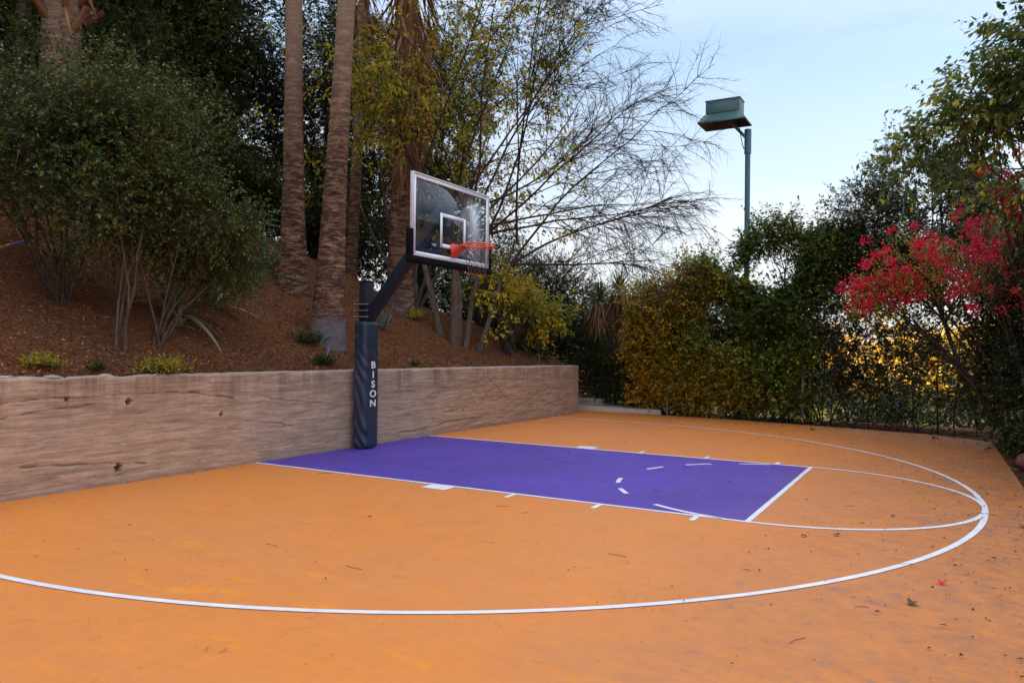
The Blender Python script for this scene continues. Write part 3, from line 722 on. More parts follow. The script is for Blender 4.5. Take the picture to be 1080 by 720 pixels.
# ------------------------------------------------------------------ floodlight on its pole
LX, LY = 3.28, 9.2
gz = float(H(LX, LY))
lamp = empty("floodlight_pole", (LX, LY, gz), "tall teal blue pole with boxy green floodlight above the hedge", "floodlight")
g = Geo(); cyl(g, (LX, LY, gz - .1), (LX, LY, 6.2), .060, 24, k=8); g.build("pole", M["lamp_pole"], lamp, smooth=False)
g = Geo(); cyl(g, (LX, LY, 5.95), (LX, LY, 6.48), .078, 24); cyl(g, (LX, LY, 6.48), (LX, LY, 6.505), .075, 24); g.build("pole_collar", M["lamp_pole"], lamp)
hc = np.array([2.82, 8.93])
g = Geo(); cyl(g, (LX - .02, LY - .01, 6.30), (hc[0] + .12, hc[1] + .08, 6.66), .034, 14); g.build("arm", M["lamp_pole"], lamp)
HZ = 6.60
def frustum(g, z0, s0, z1, s1, c, mat=0, lid_top=False, inner=0.):
    def ring(z, s, o=0): return [(c[0] + x * (s[0] / 2 - o), c[1] + y * (s[1] / 2 - o), z) for x, y in ((-1, -1), (1, -1), (1, 1), (-1, 1))]
    V = ring(z0, s0) + ring(z1, s1); Q = [[i, (i + 1) % 4, 4 + (i + 1) % 4, 4 + i] for i in range(4)]
    if lid_top: Q.append([4, 5, 6, 7])
    g.add(V, Q, mat=mat)
g = Geo(); box(g, (hc[0], hc[1], HZ + .365), (.76, .44, .31), bev=.006); box(g, (hc[0], hc[1], HZ + .528), (.79, .47, .018), bev=.004)
head = g.build("lamp_housing", M["lamp_green"], lamp)
g = Geo(); frustum(g, HZ + .03, (1.06, .72), HZ + .215, (.80, .48), hc); frustum(g, HZ, (1.06, .72), HZ + .03, (1.06, .72), hc); g.build("lamp_hood", M["lamp_green"], lamp)
g = Geo(); frustum(g, HZ + .002, (1.05, .71), HZ + .20, (.78, .46), hc); g.build("hood_lining", M["lamp_inside"], lamp)
g = Geo(); box(g, (hc[0], hc[1], HZ + .17), (.80, .48, .02), bev=.003); g.build("lens", M["lens"], lamp)
g = Geo(); box(g, (hc[0], hc[1] - .224, HZ + .33), (.66, .012, .19), bev=.003); g.build("access_plate", M["lamp_green"], lamp)
for dx_ in (-.27, .27):
    g = Geo(); box(g, (hc[0] + dx_, hc[1] - .228, HZ + .515), (.05, .02, .05), bev=.004); cyl(g, (hc[0] + dx_ - .03, hc[1] - .236, HZ + .495), (hc[0] + dx_ + .03, hc[1] - .236, HZ + .495), .008, 8); g.build("hinge", M["galv"], lamp)
g = Geo(); tc_ = np.linspace(0, 1, 12)[:, None]; A0 = np.array([LX - .07, LY - .07, 6.05]); A1 = np.array([hc[0] + .30, hc[1] + .02, HZ + .12])
tubes(g, A0 + (A1 - A0) * tc_ - UP * .10 * np.sin(tc_ * np.pi), np.full(12, .010), 6); g.build("cable", M["pad_edge"], lamp)

# ------------------------------------------------------------------ vegetation builders
def shape_tree(name, label, cat, base, blobs, n_sprig, L, k, ll, lw, lm, bm, rng, trunk_r=.12, fork=.4, n_limb=14, group=None, droop=.3, curve=-.12, up=.35, out=.8, gap=-.6, stems=None, f=1.6, shell=.45, lump=.22, twig=.0035, keep=1., sub=6, vfreq=.9, vshift=0., vamp=.22, extra=None, zmin=-99, crown_name="crown", trunk_name="trunk", limb_r=.5, flat=.6, tall=0, sub_r=.012):
    base = np.array(base, float)
    root = empty(name, tuple(base), label, cat, group)
    P, D = in_blobs(rng, blobs, n_sprig, shell, lump, gap, f, zmin)
    Dir = D * out + UP * up + rng.normal(0, .45, P.shape)
    vf = blob_noise(rng, 6, vfreq)
    vb = np.clip(.5 + vshift + vamp * vf(P) + rng.normal(0, .10, len(P)), 0, 1)
    g = Geo()
    Ls = L * rng.uniform(.6, 1.3, len(P))
    if tall:      # a few long shoots rising above the outline
        i = np.argsort(-(P[:, 2] + rng.normal(0, .3, len(P))))[:tall]; Ls[i] *= rng.uniform(1.2, 2.1, len(i)); Dir[i] = UP * 1.2 + rng.normal(0, .35, (len(i), 3))
    sprigs(g, rng, P, Dir, Ls, k, ll, lw, droop, curve, twig, flat, 0, 1, vb, keep=keep)
    if extra: extra(g, rng, P, D)
    g.build(crown_name, [lm, bm] + ([M["flower"]] if extra else []), root)
    # trunk and limbs
    g = Geo()
    tgt = P[rng.choice(len(P), n_limb, replace=False)]
    if stems is None:
        cen = P.mean(0); fk = base + (cen - base) * fork
        kk = 10; t = np.linspace(0, 1, kk)[:, None]; w = np.cumsum(rng.normal(0, .03, (kk, 3)), 0) * np.array([1, 1, 0]); w -= w[0]
        Tp = base - UP * .15 + (fk - base + UP * .15) * t + w * trunk_r * 4
        tubes(g, Tp, trunk_r * (1.25 - .5 * t[:, 0]) * (1 + .35 * np.exp(-t[:, 0] * 9)), 10)
        st = np.repeat(Tp[-1:], n_limb, 0) - (Tp[-1] - Tp[-3]) * rng.random((n_limb, 1)); r0 = trunk_r * limb_r
    else:
        st = np.array([stems[i % len(stems)] for i in range(n_limb)]) + rng.normal(0, .02, (n_limb, 3)) * np.array([1, 1, 0]); st[:, 2] -= .04; r0 = trunk_r
    LP, LR = limbs(g, rng, st, tgt, r0 * rng.uniform(.6, 1, n_limb), .008, 10, 7)
    # sub-limbs
    m = n_limb * sub
    ti = rng.choice(len(P), m); best = P[ti]
    flatP = LP[:, 3:9].reshape(-1, 3); fi = rng.choice(len(flatP), (m, 12))
    dist = np.linalg.norm(flatP[fi] - best[:, None], axis=2); pick = flatP[fi[np.arange(m), dist.argmin(1)]]
    limbs(g, rng, pick, best, sub_r, .003, 6, 4, rise=.12)
    g.build(trunk_name, bm, root, smooth=True)
    return root

def on(x, y, dz=0.): return (x, y, float(H(x, y)) + dz)
R_ = np.random.default_rng

# --- foreground shrubs on the bank, left
def stems_at(pts): return [on(x, y) for x, y in pts]
shape_tree("shrub", "tall green small leaved shrub with thin bare stems at the left edge of the bank", "shrub", on(-1.9, -3.35),
    [(-2.2, -3.7, 3.55, 1.25, 1.35, 1.15), (-2.4, -2.9, 4.05, 1.1, 1.1, 1.0), (-1.8, -4.6, 3.0, 1.0, 1.0, .9)], 3700, .34, 13, .046, .026, M["leaf_shrub"], M["bark_dark"], R_(31), .018,
    n_limb=12, stems=stems_at([(-1.85, -3.4), (-1.95, -3.25), (-2.0, -3.45), (-2.2, -3.1)]), sub=12, gap=-.55, tall=60, twig=.0025, vamp=.2)
shape_tree("shrub", "tall green shrub on two thin straight stems near the wall, left of the palms", "shrub", on(-1.02, -3.18),
    [(-1.35, -2.75, 3.65, 1.05, 1.05, 1.05), (-1.3, -3.3, 4.1, .8, .8, .75), (-1.15, -3.4, 3.25, .7, .7, .55)], 2500, .33, 13, .046, .026, M["leaf_shrub"], M["bark_brown"], R_(32), .021,
    n_limb=4, stems=stems_at([(-1.04, -3.24), (-.99, -3.12)]), sub=24, gap=-.5, tall=50, twig=.0025, vamp=.2)
shape_tree("shrub", "leaning green shrub fanning from a clump of grey stems, right of the two stemmed shrub", "shrub", on(-1.09, -2.66),
    [(-1.15, -1.95, 3.3, .9, .95, .85), (-1.2, -1.45, 2.85, .65, .7, .55)], 2200, .32, 13, .046, .026, M["leaf_shrub"], M["bark_brown"], R_(33), .018,
    n_limb=7, stems=stems_at([(-1.11, -2.68), (-1.06, -2.63), (-1.12, -2.60)]), sub=16, gap=-.5, tall=40, twig=.0025, vshift=.08)

# --- low plants at the wall top
for i, (x, y, w, h, n, lab, mk) in enumerate((
        (-.60, -4.28, .20, .22, 60, "thin low green plant sprouting on the wall top at far left", "leaf_yellow"),
        (-.50, -3.78, .10, .16, 26, "tiny green seedling on the mulch between two low plants", "leaf_hedge_green"),
        (-.44, -3.02, .26, .30, 170, "low trailing yellow green shrub spilling over the wall near the two shrub clumps", "leaf_yellow"),
        (-.62, -.30, .20, .22, 110, "low green plant on the mulch in front of the grey based palm", "leaf_hedge_green"),
        (-1.25, .02, .28, .30, 150, "bushy low green plant at the left foot of the grey based palm", "leaf_hedge_green"),
        (-.75, .85, .20, .34, 90, "small green plant behind the padded hoop pole", "leaf_hedge"),
        (-2.05, 3.75, .16, .28, 70, "small bright yellow plant at the foot of the skirted palm", "leaf_lemon"),
        (-.60, 1.9, .12, .14, 24, "tiny green seedling on the mulch just right of the hoop pole", "leaf_hedge_green"))):
    b = on(x, y)
    root = empty("low_plant", b, lab, "plant", "low plants on the bank")
    rr = R_(70 + i); B = np.array(b) + rr.normal(0, 1, (n, 3)) * np.array([w * .3, w * .45, .01]); D = np.stack([rr.normal(0, .6, n) + .15, rr.normal(0, .6, n), np.ones(n)], -1)
    g = Geo(); sprigs(g, rr, B, D, h * rr.uniform(.5, 1.1, n), 12, .030 if mk != "leaf_lemon" else .05, .018, .25, -.2, .002, .8, 0, 1, np.clip(.25 + rr.random(n) * .4, 0, 1))
    g.build("foliage", [M[mk], M["bark_twig"]], root)

# --- agaves and strap-leaved plants
def blades(g, rng, c, n, L, W, up0=.2, up1=1.4, curl=.25, margin=False, k=8, mats=(0, 1), lean=(0, 0, 0), var0=0.5, thick=.25, jit=.15):
    c = np.array(c, float)
    for i in range(n):
        f = i / max(1, n - 1); az = i * 2.39996 + rng.normal(0, jit); el = up0 + (up1 - up0) * f + rng.normal(0, .08)
        d = norm(np.array([math.cos(az) * math.cos(el), math.sin(az) * math.cos(el), math.sin(el)]) + np.array(lean))
        l = L * rng.uniform(.75, 1.1); w = W * rng.uniform(.8, 1.1); s = np.linspace(0, 1, k)[:, None]
        P = c + d * l * s + UP * (-curl * l * s ** 2 * math.cos(el)) * rng.uniform(.4, 1.5)
        side = norm(np.cross(d, UP) + rng.normal(0, .05, 3)); nn = np.cross(side, d)
        wd = w * np.clip(np.minimum(.55 + 1.3 * s, 1.25 * (1 - s) ** .75 * 1.25 + 0), .01, 1)
        cols = (-.5, -.38, 0, .38, .5); V = np.stack([P + side * wd * q + nn * wd * thick * abs(q) * 2 * .7 for q in cols], 1).reshape(-1, 3)
        ii = np.arange(k * 5).reshape(k, 5); Q = np.stack([ii[:-1, :-1], ii[:-1, 1:], ii[1:, 1:], ii[1:, :-1]], -1)
        v = np.clip(var0 + rng.normal(0, .2), 0, 1)
        if margin:
            g.add(V, Q[:, 1:3].reshape(-1, 4), mat=mats[0], var=v); g.add(V, Q[:, [0, 3]].reshape(-1, 4), mat=mats[1], var=v)
        else: g.add(V, Q.reshape(-1, 4), mat=mats[0], var=v)
def agave(name, lab, cat, b, n, L, W, seed, margin=False, mat="agave", group=None, **kw):
    g = Geo(); blades(g, R_(seed), np.array(b) + UP * .02, n, L, W, margin=margin, **kw)
    o = g.build(name, [M[mat], M["agave_margin"]]); 
    loc = Vector(b); o.data.transform(Matrix.Translation(-loc)); o.location = loc
    return tag(o, lab, cat, group)
ag = "agaves on the bank"
agave("agave", "blue grey agave with upright blades, just left of the left palm trunk", "agave", on(-3.4, 1.2), 26, .85, .10, 1, up0=.35, group=ag)
agave("agave", "green agave with yellow edged arching leaves behind the leaning shrub stems", "agave", on(-1.75, -1.95), 20, .95, .12, 2, True, up0=.15, curl=.6, group=ag)
agave("agave", "yellow edged agave partly hidden at the right of the leaning shrub", "agave", on(-2.1, -1.0), 14, .75, .10, 3, True, up0=.2, curl=.5, group=ag)
agave("agave", "small variegated agave on the mulch right of the leaning shrub stems", "agave", on(-1.35, -2.15), 12, .34, .06, 4, True, up0=.2, group=ag)
agave("agave", "thin bladed agave directly behind the hoop pole clamp", "agave", on(-1.6, 2.3), 14, .60, .05, 5, up0=.5, group=ag)
for i, (x, y, lab) in enumerate(((-.75, 6.75, "spiky green strap leaved plant hanging over the far end of the wall"), (-.42, 7.15, "smaller spiky green plant at the very corner of the wall end"), (-1.15, 6.35, "spiky green strap leaved plant set back from the wall end below the yellow shrub"), (-1.2, 7.1, "rearmost spiky green plant behind the wall corner"))):
    b = on(x, y); b = (b[0], b[1], b[2] + .03)
    agave("spiky_plant", lab, "plant", b, 60, (.62, .45, .55, .6)[i], .045, 40 + i, mat="blade", up0=-.15, up1=1.4, curl=.45, group="spiky plants at the wall end")
agave("spiky_plant", "small low spiky plant growing beside the pale step under the dark bush", "plant", (.62, 9.15, float(H(.62, 9.15))), 34, .5, .035, 48, mat="blade", up0=.1, curl=.4, group="spiky plants at the wall end")

# --- palms
def palm_trunk(root, b, top, r0, r1, seed, grey=0., flare=1.35, name="trunk", k=150, lean_noise=.06):
    rr = R_(seed); b = np.array(b, float); top = np.array(top, float); s = np.linspace(0, 1, k)
    wob = np.stack([np.sin(s * 3 + seed), np.cos(s * 2.3 + seed * 2), 0 * s], -1) * lean_noise; wob -= wob[0]
    P = b - UP * .25 + (top - b + UP * .25) * s[:, None] + wob
    h = s * (top[2] - b[2]); rad_ = r1 + (r0 - r1) * np.exp(-h / 2.1) ; rad_ *= 1 + (flare - 1) * np.exp(-h / .35)
    sides = 28; ang = np.arange(sides) * 2 * np.pi / sides
    ringn = .018 * rr.normal(0, 1, k) + .02 * np.sin(h * 42 + 2 * np.sin(h * 3))
    R = rad_[:, None] * (1 + ringn[:, None] * .6 + .022 * rr.normal(0, 1, (k, sides)) + .03 * np.sin(ang * 3 + h[:, None]))
    V = P[:, None] + np.stack([R * np.cos(ang), R * np.sin(ang), 0 * R], -1)
    ii = np.arange(k * sides).reshape(k, sides); a = ii[:-1]; c = ii[1:]
    var = np.repeat(np.clip(grey * (1 - sstep(.42, .70, h)), 0, 1), sides)
    g = Geo(); g.add(V.reshape(-1, 3), np.stack([a, np.roll(a, -1, 1), np.roll(c, -1, 1), c], -1).reshape(-1, 4), var=var)
    g.build(name, M["palm"], root, smooth=True)
def frond(g, rr, c, az, el, L, mat=0, leafl=.5, n=46, droop=.8, fan=True, var=.5):
    d = np.array([math.cos(az) * math.cos(el), math.sin(az) * math.cos(el), math.sin(el)])
    s = np.linspace(0, 1, 8)[:, None]; P = c + d * L * s - UP * droop * L * .35 * s ** 2
    tubes(g, P, np.linspace(.022, .008, 8), 4, mat=mat, var=var)
    tip = P[-1]; side = norm(np.cross(d, UP)); t = norm(P[-1] - P[-2])
    th = np.linspace(-2.2, 2.2, n); dirs = np.cos(th)[:, None] * t + np.sin(th)[:, None] * side + rr.normal(0, .05, (n, 3)) - UP * .25
    leaves(g, np.repeat(tip[None], n, 0), dirs, np.cross(side, t) + rr.normal(0, .1, (n, 3)), leafl * rr.uniform(.8, 1.1, n), .05, mat=mat, var=np.clip(var + rr.normal(0, .15, n), 0, 1))
def palm_crown(root, c, seed, n=24, L=1.2, lo=-.5):
    rr = R_(seed); c = np.array(c, float); g = Geo()
    for i in range(n): frond(g, rr, c, i * 2.4, lo + (1.2 - lo) * i / n, L * rr.uniform(.8, 1.1), leafl=.9, droop=.7)
    g.build("fronds", M["frond"], root)
def hanging(g, rr, c, n, z0, z1, r, mat=0, L=.9, W=.05):
    """dead fronds hanging down round a trunk"""
    az = rr.random(n) * 6.283; z = rr.uniform(z0, z1, n); rad2 = r * rr.uniform(.5, 1.25, n)
    B = np.stack([c[0] + np.cos(az) * rad2 * .5, c[1] + np.sin(az) * rad2 * .5, z], -1)
    d = np.stack([np.cos(az) * .35, np.sin(az) * .35, -np.ones(n)], -1) + rr.normal(0, .16, (n, 3))
    leaves(g, B, d, np.stack([np.cos(az), np.sin(az), az * 0 + .2], -1) + rr.normal(0, .5, (n, 3)), L * rr.uniform(.5, 1.2, n), W * rr.uniform(.5, 1.2, n), mat=mat, var=rr.random(n), fold=.3)
b = on(-2.85, 1.30); p = empty("palm_tree", b, "straight brown palm trunk, the left one of the close pair behind the hoop", "palm tree", "palms on the bank")
palm_trunk(p, b, (-3.1, 1.5, 12.5), .28, .135, 1, flare=1.1); palm_crown(p, (-3.1, 1.5, 12.5), 101)
b = on(-1.30, .50); p = empty("palm_tree", b, "thick leaning palm trunk with a pale grey base, right one of the close pair", "palm tree", "palms on the bank")
palm_trunk(p, b, (-1.55, 1.45, 12.0), .31, .132, 2, grey=1., flare=1.0, lean_noise=.03); palm_crown(p, (-1.55, 1.45, 12.0), 102)
b = on(-2.36, 3.72); p = empty("palm_tree", b, "palm with a skirt of hanging dead fronds behind the backboard", "palm tree", "palms on the bank")
palm_trunk(p, b, (-2.5, 4.3, 11.5), .30, .20, 3, grey=.25, flare=1.05); palm_crown(p, (-2.5, 4.3, 11.5), 103)
g = Geo(); hanging(g, R_(9), (-2.45, 4.1), 520, 6.2, 11.3, .65, L=1.0, W=.07); hanging(g, R_(10), (-2.42, 3.95), 140, 4.9, 6.4, .45, L=.8, W=.05)
g.build("dead_fronds", M["dead_red"], p)
b = on(-4.35, 4.45); p = empty("palm_tree", b, "slender shaded palm trunk standing just behind the leaning palm", "palm tree", "palms on the bank")
palm_trunk(p, b, (-4.2, 4.7, 12.0), .15, .105, 6); palm_crown(p, (-4.2, 4.7, 12.0), 106, n=18)
g = Geo(); hanging(g, R_(12), (-4.25, 4.65), 220, 7.4, 11.5, .45, L=.8); g.build("dead_fronds", M["dead_red"], p)
b = on(-5.3, -1.45); p = empty("palm_tree", b, "stout palm trunk with peeling orange frond boots at the upper left", "palm tree", "palms on the bank")
palm_trunk(p, b, (-5.35, -1.35, 8.6), .30, .28, 4, flare=1.1); palm_crown(p, (-5.3, -1.35, 8.9), 104, n=22, L=1.0, lo=.1)
g = Geo()
rr = R_(14)
for i in range(34):      # cut frond bases ringing the trunk
    az = i * 2.4; z = 6.55 + i * .055; c0 = np.array([-5.33 + .31 * math.cos(az), -1.37 + .31 * math.sin(az), z])
    o_ = np.array([math.cos(az), math.sin(az), 0]); s = np.linspace(0, 1, 5)[:, None]
    P = c0 + (o_ * .9 + UP * .8) * .30 * s * rr.uniform(.8, 1.3) - o_ * .05
    tubes(g, P, np.array([.085, .075, .06, .055, .06]) * rr.uniform(.8, 1.1), 6, var=rr.random(), cap=True)
hanging(g, rr, (-5.33, -1.37), 46, 6.9, 8.4, .6, L=.6, W=.06)
g.build("frond_boots", M["dead_red"], p)
b = on(-8.6, -.45); p = empty("palm_tree", b, "thin rough distant palm trunk in the top left corner", "palm tree", "palms on the bank")
palm_trunk(p, b, (-8.65, -.3, 11.0), .16, .13, 5); palm_crown(p, (-8.65, -.3, 11.0), 105, n=18, L=.9)

# --- oaks and dark trees on the hill
oaks = [
 ((-9.2, 1.6), [(-9.4, 1.8, 8.0, 2.2, 2.2, 1.9), (-9.2, .4, 8.9, 1.9, 1.8, 1.6), (-9.6, 3.0, 9.2, 2.0, 1.8, 1.8), (-9.2, 2.2, 6.0, 1.8, 1.6, 1.3)], 7200, "broad dark evergreen tree filling the upper left behind the shrubs"),
 ((-9.8, 4.6), [(-9.8, 4.8, 9.3, 2.1, 2.0, 2.0), (-9.5, 5.6, 7.6, 2.0, 1.8, 1.8), (-9.8, 3.6, 6.8, 1.6, 1.6, 1.5), (-8.8, 4.9, 5.2, 1.5, 1.3, 1.3), (-9.4, 4.2, 11.4, 1.9, 1.8, 1.6)], 8800, "dark evergreen tree left of the palm pair with sky peeping through"),
 ((-10.5, -1.6), [(-10.6, -1.8, 8.9, 2.3, 2.2, 2.0), (-10.2, -2.8, 7.6, 2.2, 2.0, 1.6), (-10.4, -.6, 10.6, 2, 2, 1.6)], 4600, "dark evergreen tree in the far upper left corner"),
 ((-8.3, 7.6), [(-8.2, 7.6, 8.0, 1.9, 1.8, 1.7), (-8.0, 7.1, 5.9, 1.7, 1.6, 1.4), (-7.9, 8.6, 10.0, 2.0, 1.8, 1.7), (-7.2, 8.9, 6.6, 1.5, 1.5, 1.5), (-7.6, 7.2, 4.6, 1.4, 1.2, 1.1)], 6200, "dark evergreen tree showing between the two close palm trunks"),
 ((-5.8, 9.0), [(-5.8, 9.0, 6.6, 1.7, 1.6, 1.5), (-5.4, 9.3, 8.6, 1.7, 1.7, 1.5), (-5.6, 8.6, 4.6, 1.5, 1.3, 1.3), (-4.5, 9.6, 5.4, 1.3, 1.2, 1.2)], 4400, "dark evergreen tree behind the skirted palm and backboard"),
 ((-6.4, 5.4), [(-6.5, 5.3, 4.6, 1.3, 1.3, .9), (-6.0, 6.2, 4.1, 1.3, 1.3, .9), (-6.9, 3.9, 4.9, 1.2, 1.2, .9)], 2400, "low dark evergreen thicket on the bank behind the palm pair"),
 ((-6.8, .2), [(-6.9, .4, 6.2, 1.5, 1.4, 1.2), (-6.6, 1.5, 5.6, 1.3, 1.3, 1.0), (-6.8, -1.0, 5.6, 1.3, 1.3, 1.0)], 2800, "dark evergreen bush behind the green shrubs on the bank"),
 ((-7.2, -4.4), [(-7.2, -4.0, 7.2, 1.8, 1.7, 1.5), (-6.8, -5.2, 6.2, 1.6, 1.6, 1.3), (-7.4, -2.8, 6.6, 1.5, 1.4, 1.3)], 3000, "dark evergreen tree at the left edge behind the stout palm"),
]
for i, (b, bl, n, lab) in enumerate(oaks):
    shape_tree("evergreen_tree", lab, "tree", on(*b), bl, n, .55, 15, .085, .05, M["leaf_oak"], M["bark_dark"], R_(200 + i), .22 if i < 5 else .1, n_limb=16, group="evergreen trees on the hillside", gap=-.9, shell=.5, sub=7, droop=.35, twig=.004, vamp=.25)
# taller trees farther up the hill, mostly seen as darkness between the nearer ones
for i, (b, bl, n, lab) in enumerate((
 ((-14, 3.5), [(-14, 3.5, 12.5, 3.2, 3.4, 3.0), (-14, .5, 11.5, 3, 3, 2.8), (-14.2, 6.2, 11, 2.4, 2.6, 2.6)], 4200, "tall dark evergreen high on the hill seen through the nearer crowns, left of centre"),
 ((-13.5, -4), [(-13.5, -4, 11.5, 3.2, 3.4, 2.8), (-13.5, -7, 11, 3, 3, 2.6)], 2600, "tall dark evergreen high on the hill behind the far left crowns"))):
    shape_tree("evergreen_tree", lab, "tree", on(*b), bl, n, .8, 16, .14, .085, M["leaf_oak"], M["bark_dark"], R_(230 + i), .28, n_limb=14, group="evergreen trees on the hillside", gap=-.8, shell=.5, sub=5, twig=.006)

# --- yellowing deciduous tree with bare spreading branches
RV = np.array([.87, .49, 0.]); FV = np.array([-.49, .87, 0.])
def spreading_tree(name, label, base, stems, rng, leafmat, nb=(6, 6, 8), leafk=5, bare=True, ll=.075, mains=(), keep=1.):
    root = empty(name, tuple(base), label, "tree")
    lv = [[], [], [], []]
    def path(p, d, L, r0, r1, grav, wig, k=8):
        P = [np.array(p)]; dd = np.array(d, float)
        for i in range(k - 1):
            dd = norm(dd + rng.normal(0, wig, 3) + UP * grav); P.append(P[-1] + dd * L / (k - 1))
        return np.array(P), np.linspace(r0, r1, k)
    leafB = []; leafD = []; leafL = []
    for (p, d, L, r) in stems:
        P, R = path(p, d, L, r, r * .22, .02, .06, 10); lv[0].append((P, R))
        for j in range(nb[0]):
            s = .28 + .68 * (j + rng.random()) / nb[0]; i = int(s * 9); q = P[i] + (P[min(i + 1, 9)] - P[i]) * (s * 9 - i)
            t = norm(P[min(i + 1, 9)] - P[i]); sd = norm(norm(rng.normal(0, 1, 3)) + RV * .35); d1 = norm(t * .9 + sd * .75 + UP * .05)
            P1, R1 = path(q, d1, L * rng.uniform(.32, .5) * (1.15 - .45 * s), max(.007, R[i] * .55), .0045, .0, .09); lv[1].append((P1, R1))
            for j2 in range(nb[1]):
                s2 = .15 + .85 * (j2 + rng.random()) / nb[1]; i2 = min(6, int(s2 * 7)); q2 = P1[i2] + (P1[i2 + 1] - P1[i2]) * rng.random()
                t2 = norm(P1[i2 + 1] - P1[i2]); d2 = norm(t2 + norm(rng.normal(0, 1, 3)) * .75)
                P2, R2 = path(q2, d2, rng.uniform(.45, .95), .0060, .0032, -.05, .10); lv[2].append((P2, R2))
                lat = float((P2[-1] - base) @ RV)
                for j3 in range(nb[2]):
                    i3 = rng.integers(1, 8); q3 = P2[min(i3, 7)]; d3 = norm(norm(P2[-1] - P2[0]) + norm(rng.normal(0, 1, 3)) * .8 - UP * .25)
                    L3 = rng.uniform(.14, .36); leafy = (not bare) or rng.random() < np.clip(1.05 - .38 * lat - .02 * max(0, P2[-1][2] - 5), 0.0, .95)
                    if leafy: leafB.append(q3); leafD.append(d3); leafL.append(L3)
                    P3 = q3 + d3 * L3 * np.linspace(0, 1, 3)[:, None] - UP * .10 * L3 * (np.linspace(0, 1, 3)[:, None] ** 2); lv[3].append((P3, np.array([.0028, .0022, .0013])))
    mm = [path(p, d, L, r * .95, r * .38, .01, .05, 10) for p, d, L, r in mains] if mains else lv[0]
    g = Geo(); tubes(g, np.array([a for a, _ in mm]), np.array([b for _, b in mm]), 10); g.build("trunk", M["bark_grey"], root, smooth=True)
    g = Geo()
    if mains: tubes(g, np.array([a for a, _ in lv[0]]), np.array([b for _, b in lv[0]]), 7)
    tubes(g, np.array([a for a, _ in lv[1]]), np.array([b for _, b in lv[1]]), 5); tubes(g, np.array([a for a, _ in lv[2]]), np.array([b for _, b in lv[2]]), 4)
    tubes(g, np.array([a for a, _ in lv[3]]), np.array([b for _, b in lv[3]]), 3); g.build("branches", M["bark_twig"], root)
    B = np.array(leafB); g = Geo(); N = len(B)
    sprigs(g, rng, B, np.array(leafD), np.array(leafL), leafk, ll, ll * .42, .75, -.2, .0016, 1., 0, 1, np.clip(rng.normal(.5, .2, N), 0, 1), keep=keep)
    g.build("crown", [leafmat, M["bark_twig"]], root)
    return root
tb = np.array(on(-1.25, 4.05))
def dv(l, u, f=0.): return RV * l + UP * u + FV * f
S = []; MT = []
for (ox, oy, l, f, L, r) in ((-.30, .0, -.30, .0, 2.4, .085), (0, 0, -.06, .05, 2.7, .10), (.10, .25, .16, .2, 2.6, .075), (.25, .5, .34, .1, 2.5, .065), (.02, .1, .10, -.1, 3.0, .07)):
    MT.append((np.array(on(tb[0] + ox, tb[1] + oy, -.1)), norm(dv(l, 1, f)), L, r))
for i, (l, u, f, L) in enumerate(((-.75, 1.0, .0, 3.6), (-.35, 1.0, .3, 4.6), (-.1, 1.0, -.1, 5.4), (.08, 1.0, .1, 5.6), (.22, 1.0, -.2, 5.6), (.36, 1.0, .15, 5.4), (.50, 1.0, -.05, 5.2), (.66, 1.0, .2, 4.9),
    (.85, 1.0, -.2, 4.7), (1.05, 1.0, .1, 4.4), (1.3, 1.0, -.1, 4.2), (1.6, .95, .15, 4.0), (1.9, .75, -.1, 3.8), (2.2, .55, .1, 3.6), (2.4, .5, -.2, 3.4), (2.6, .28, .2, 3.0), (-.5, .8, -.4, 3.2))):
    p, d, LL, r = MT[(i + 1) % 5 if i < 5 else (1, 4, 2, 3)[i % 4]]
    S.append((p + d * LL * (.80 if i % 2 else .97), norm(dv(l, u, f)), L, .028))
spreading_tree("deciduous_tree", "multi stemmed tree with sparse yellow leaves and long bare branches reaching over the sky", tb, S, R_(77), M["leaf_yellow"], nb=(9, 8, 11), mains=MT, ll=.11, keep=.55)
tb2 = np.array(on(-3.2, 5.3)); S2 = [(tb2 + np.array([0, 0, -.1]), norm(dv(l, 1, f)), L, .05) for l, f, L in ((-.25, 0, 6.5), (0, .2, 7.2), (.22, -.1, 6.6), (-.45, .1, 5.6), (.5, .2, 5.2))]
spreading_tree("deciduous_tree", "yellow green leaved tree behind the skirted palm, left of the bare branched one", tb2, S2, R_(78), M["leaf_yellow"], nb=(6, 6, 6), bare=False, leafk=5, ll=.125, keep=.6)

# yellow shrubs below it
yel = "yellow leaved shrubs behind the wall"
def yshrub(lab, b, blobs, n, seed, mk="leaf_lemon", ll=.095):
    shape_tree("yellow_shrub", lab, "shrub", on(*b), blobs, n, .34, 8, ll, ll * .5, M[mk], M["bark_twig"], R_(seed), .022, n_limb=12, stems=[on(b[0] + a, b[1] + c) for a, c in ((0, 0), (.1, .06), (-.08, .1))], sub=5, group=yel, gap=-.4, droop=.7, twig=.0022, sub_r=.006, vshift=.05)
yshrub("bright yellow leaved shrub just right of the hoop, above the far half of the wall", (-.85, 5.35), [(-.85, 5.6, 2.3, .7, .8, .55), (-.75, 6.4, 2.05, .55, .75, .45), (-1.0, 5.0, 2.75, .6, .6, .5)], 270, 301)
yshrub("yellow leaved shrub with trailing branches over the spiky plants", (-1.1, 6.4), [(-1.0, 6.7, 2.4, .6, .65, .5), (-.7, 7.3, 2.2, .5, .6, .4)], 330, 302)
yshrub("olive yellow shrub rising behind the bright yellow one", (-2.0, 6.2), [(-2.0, 6.3, 3.0, .8, .8, .75), (-1.9, 5.6, 3.5, .7, .6, .6)], 420, 303, "leaf_hedge", .07)

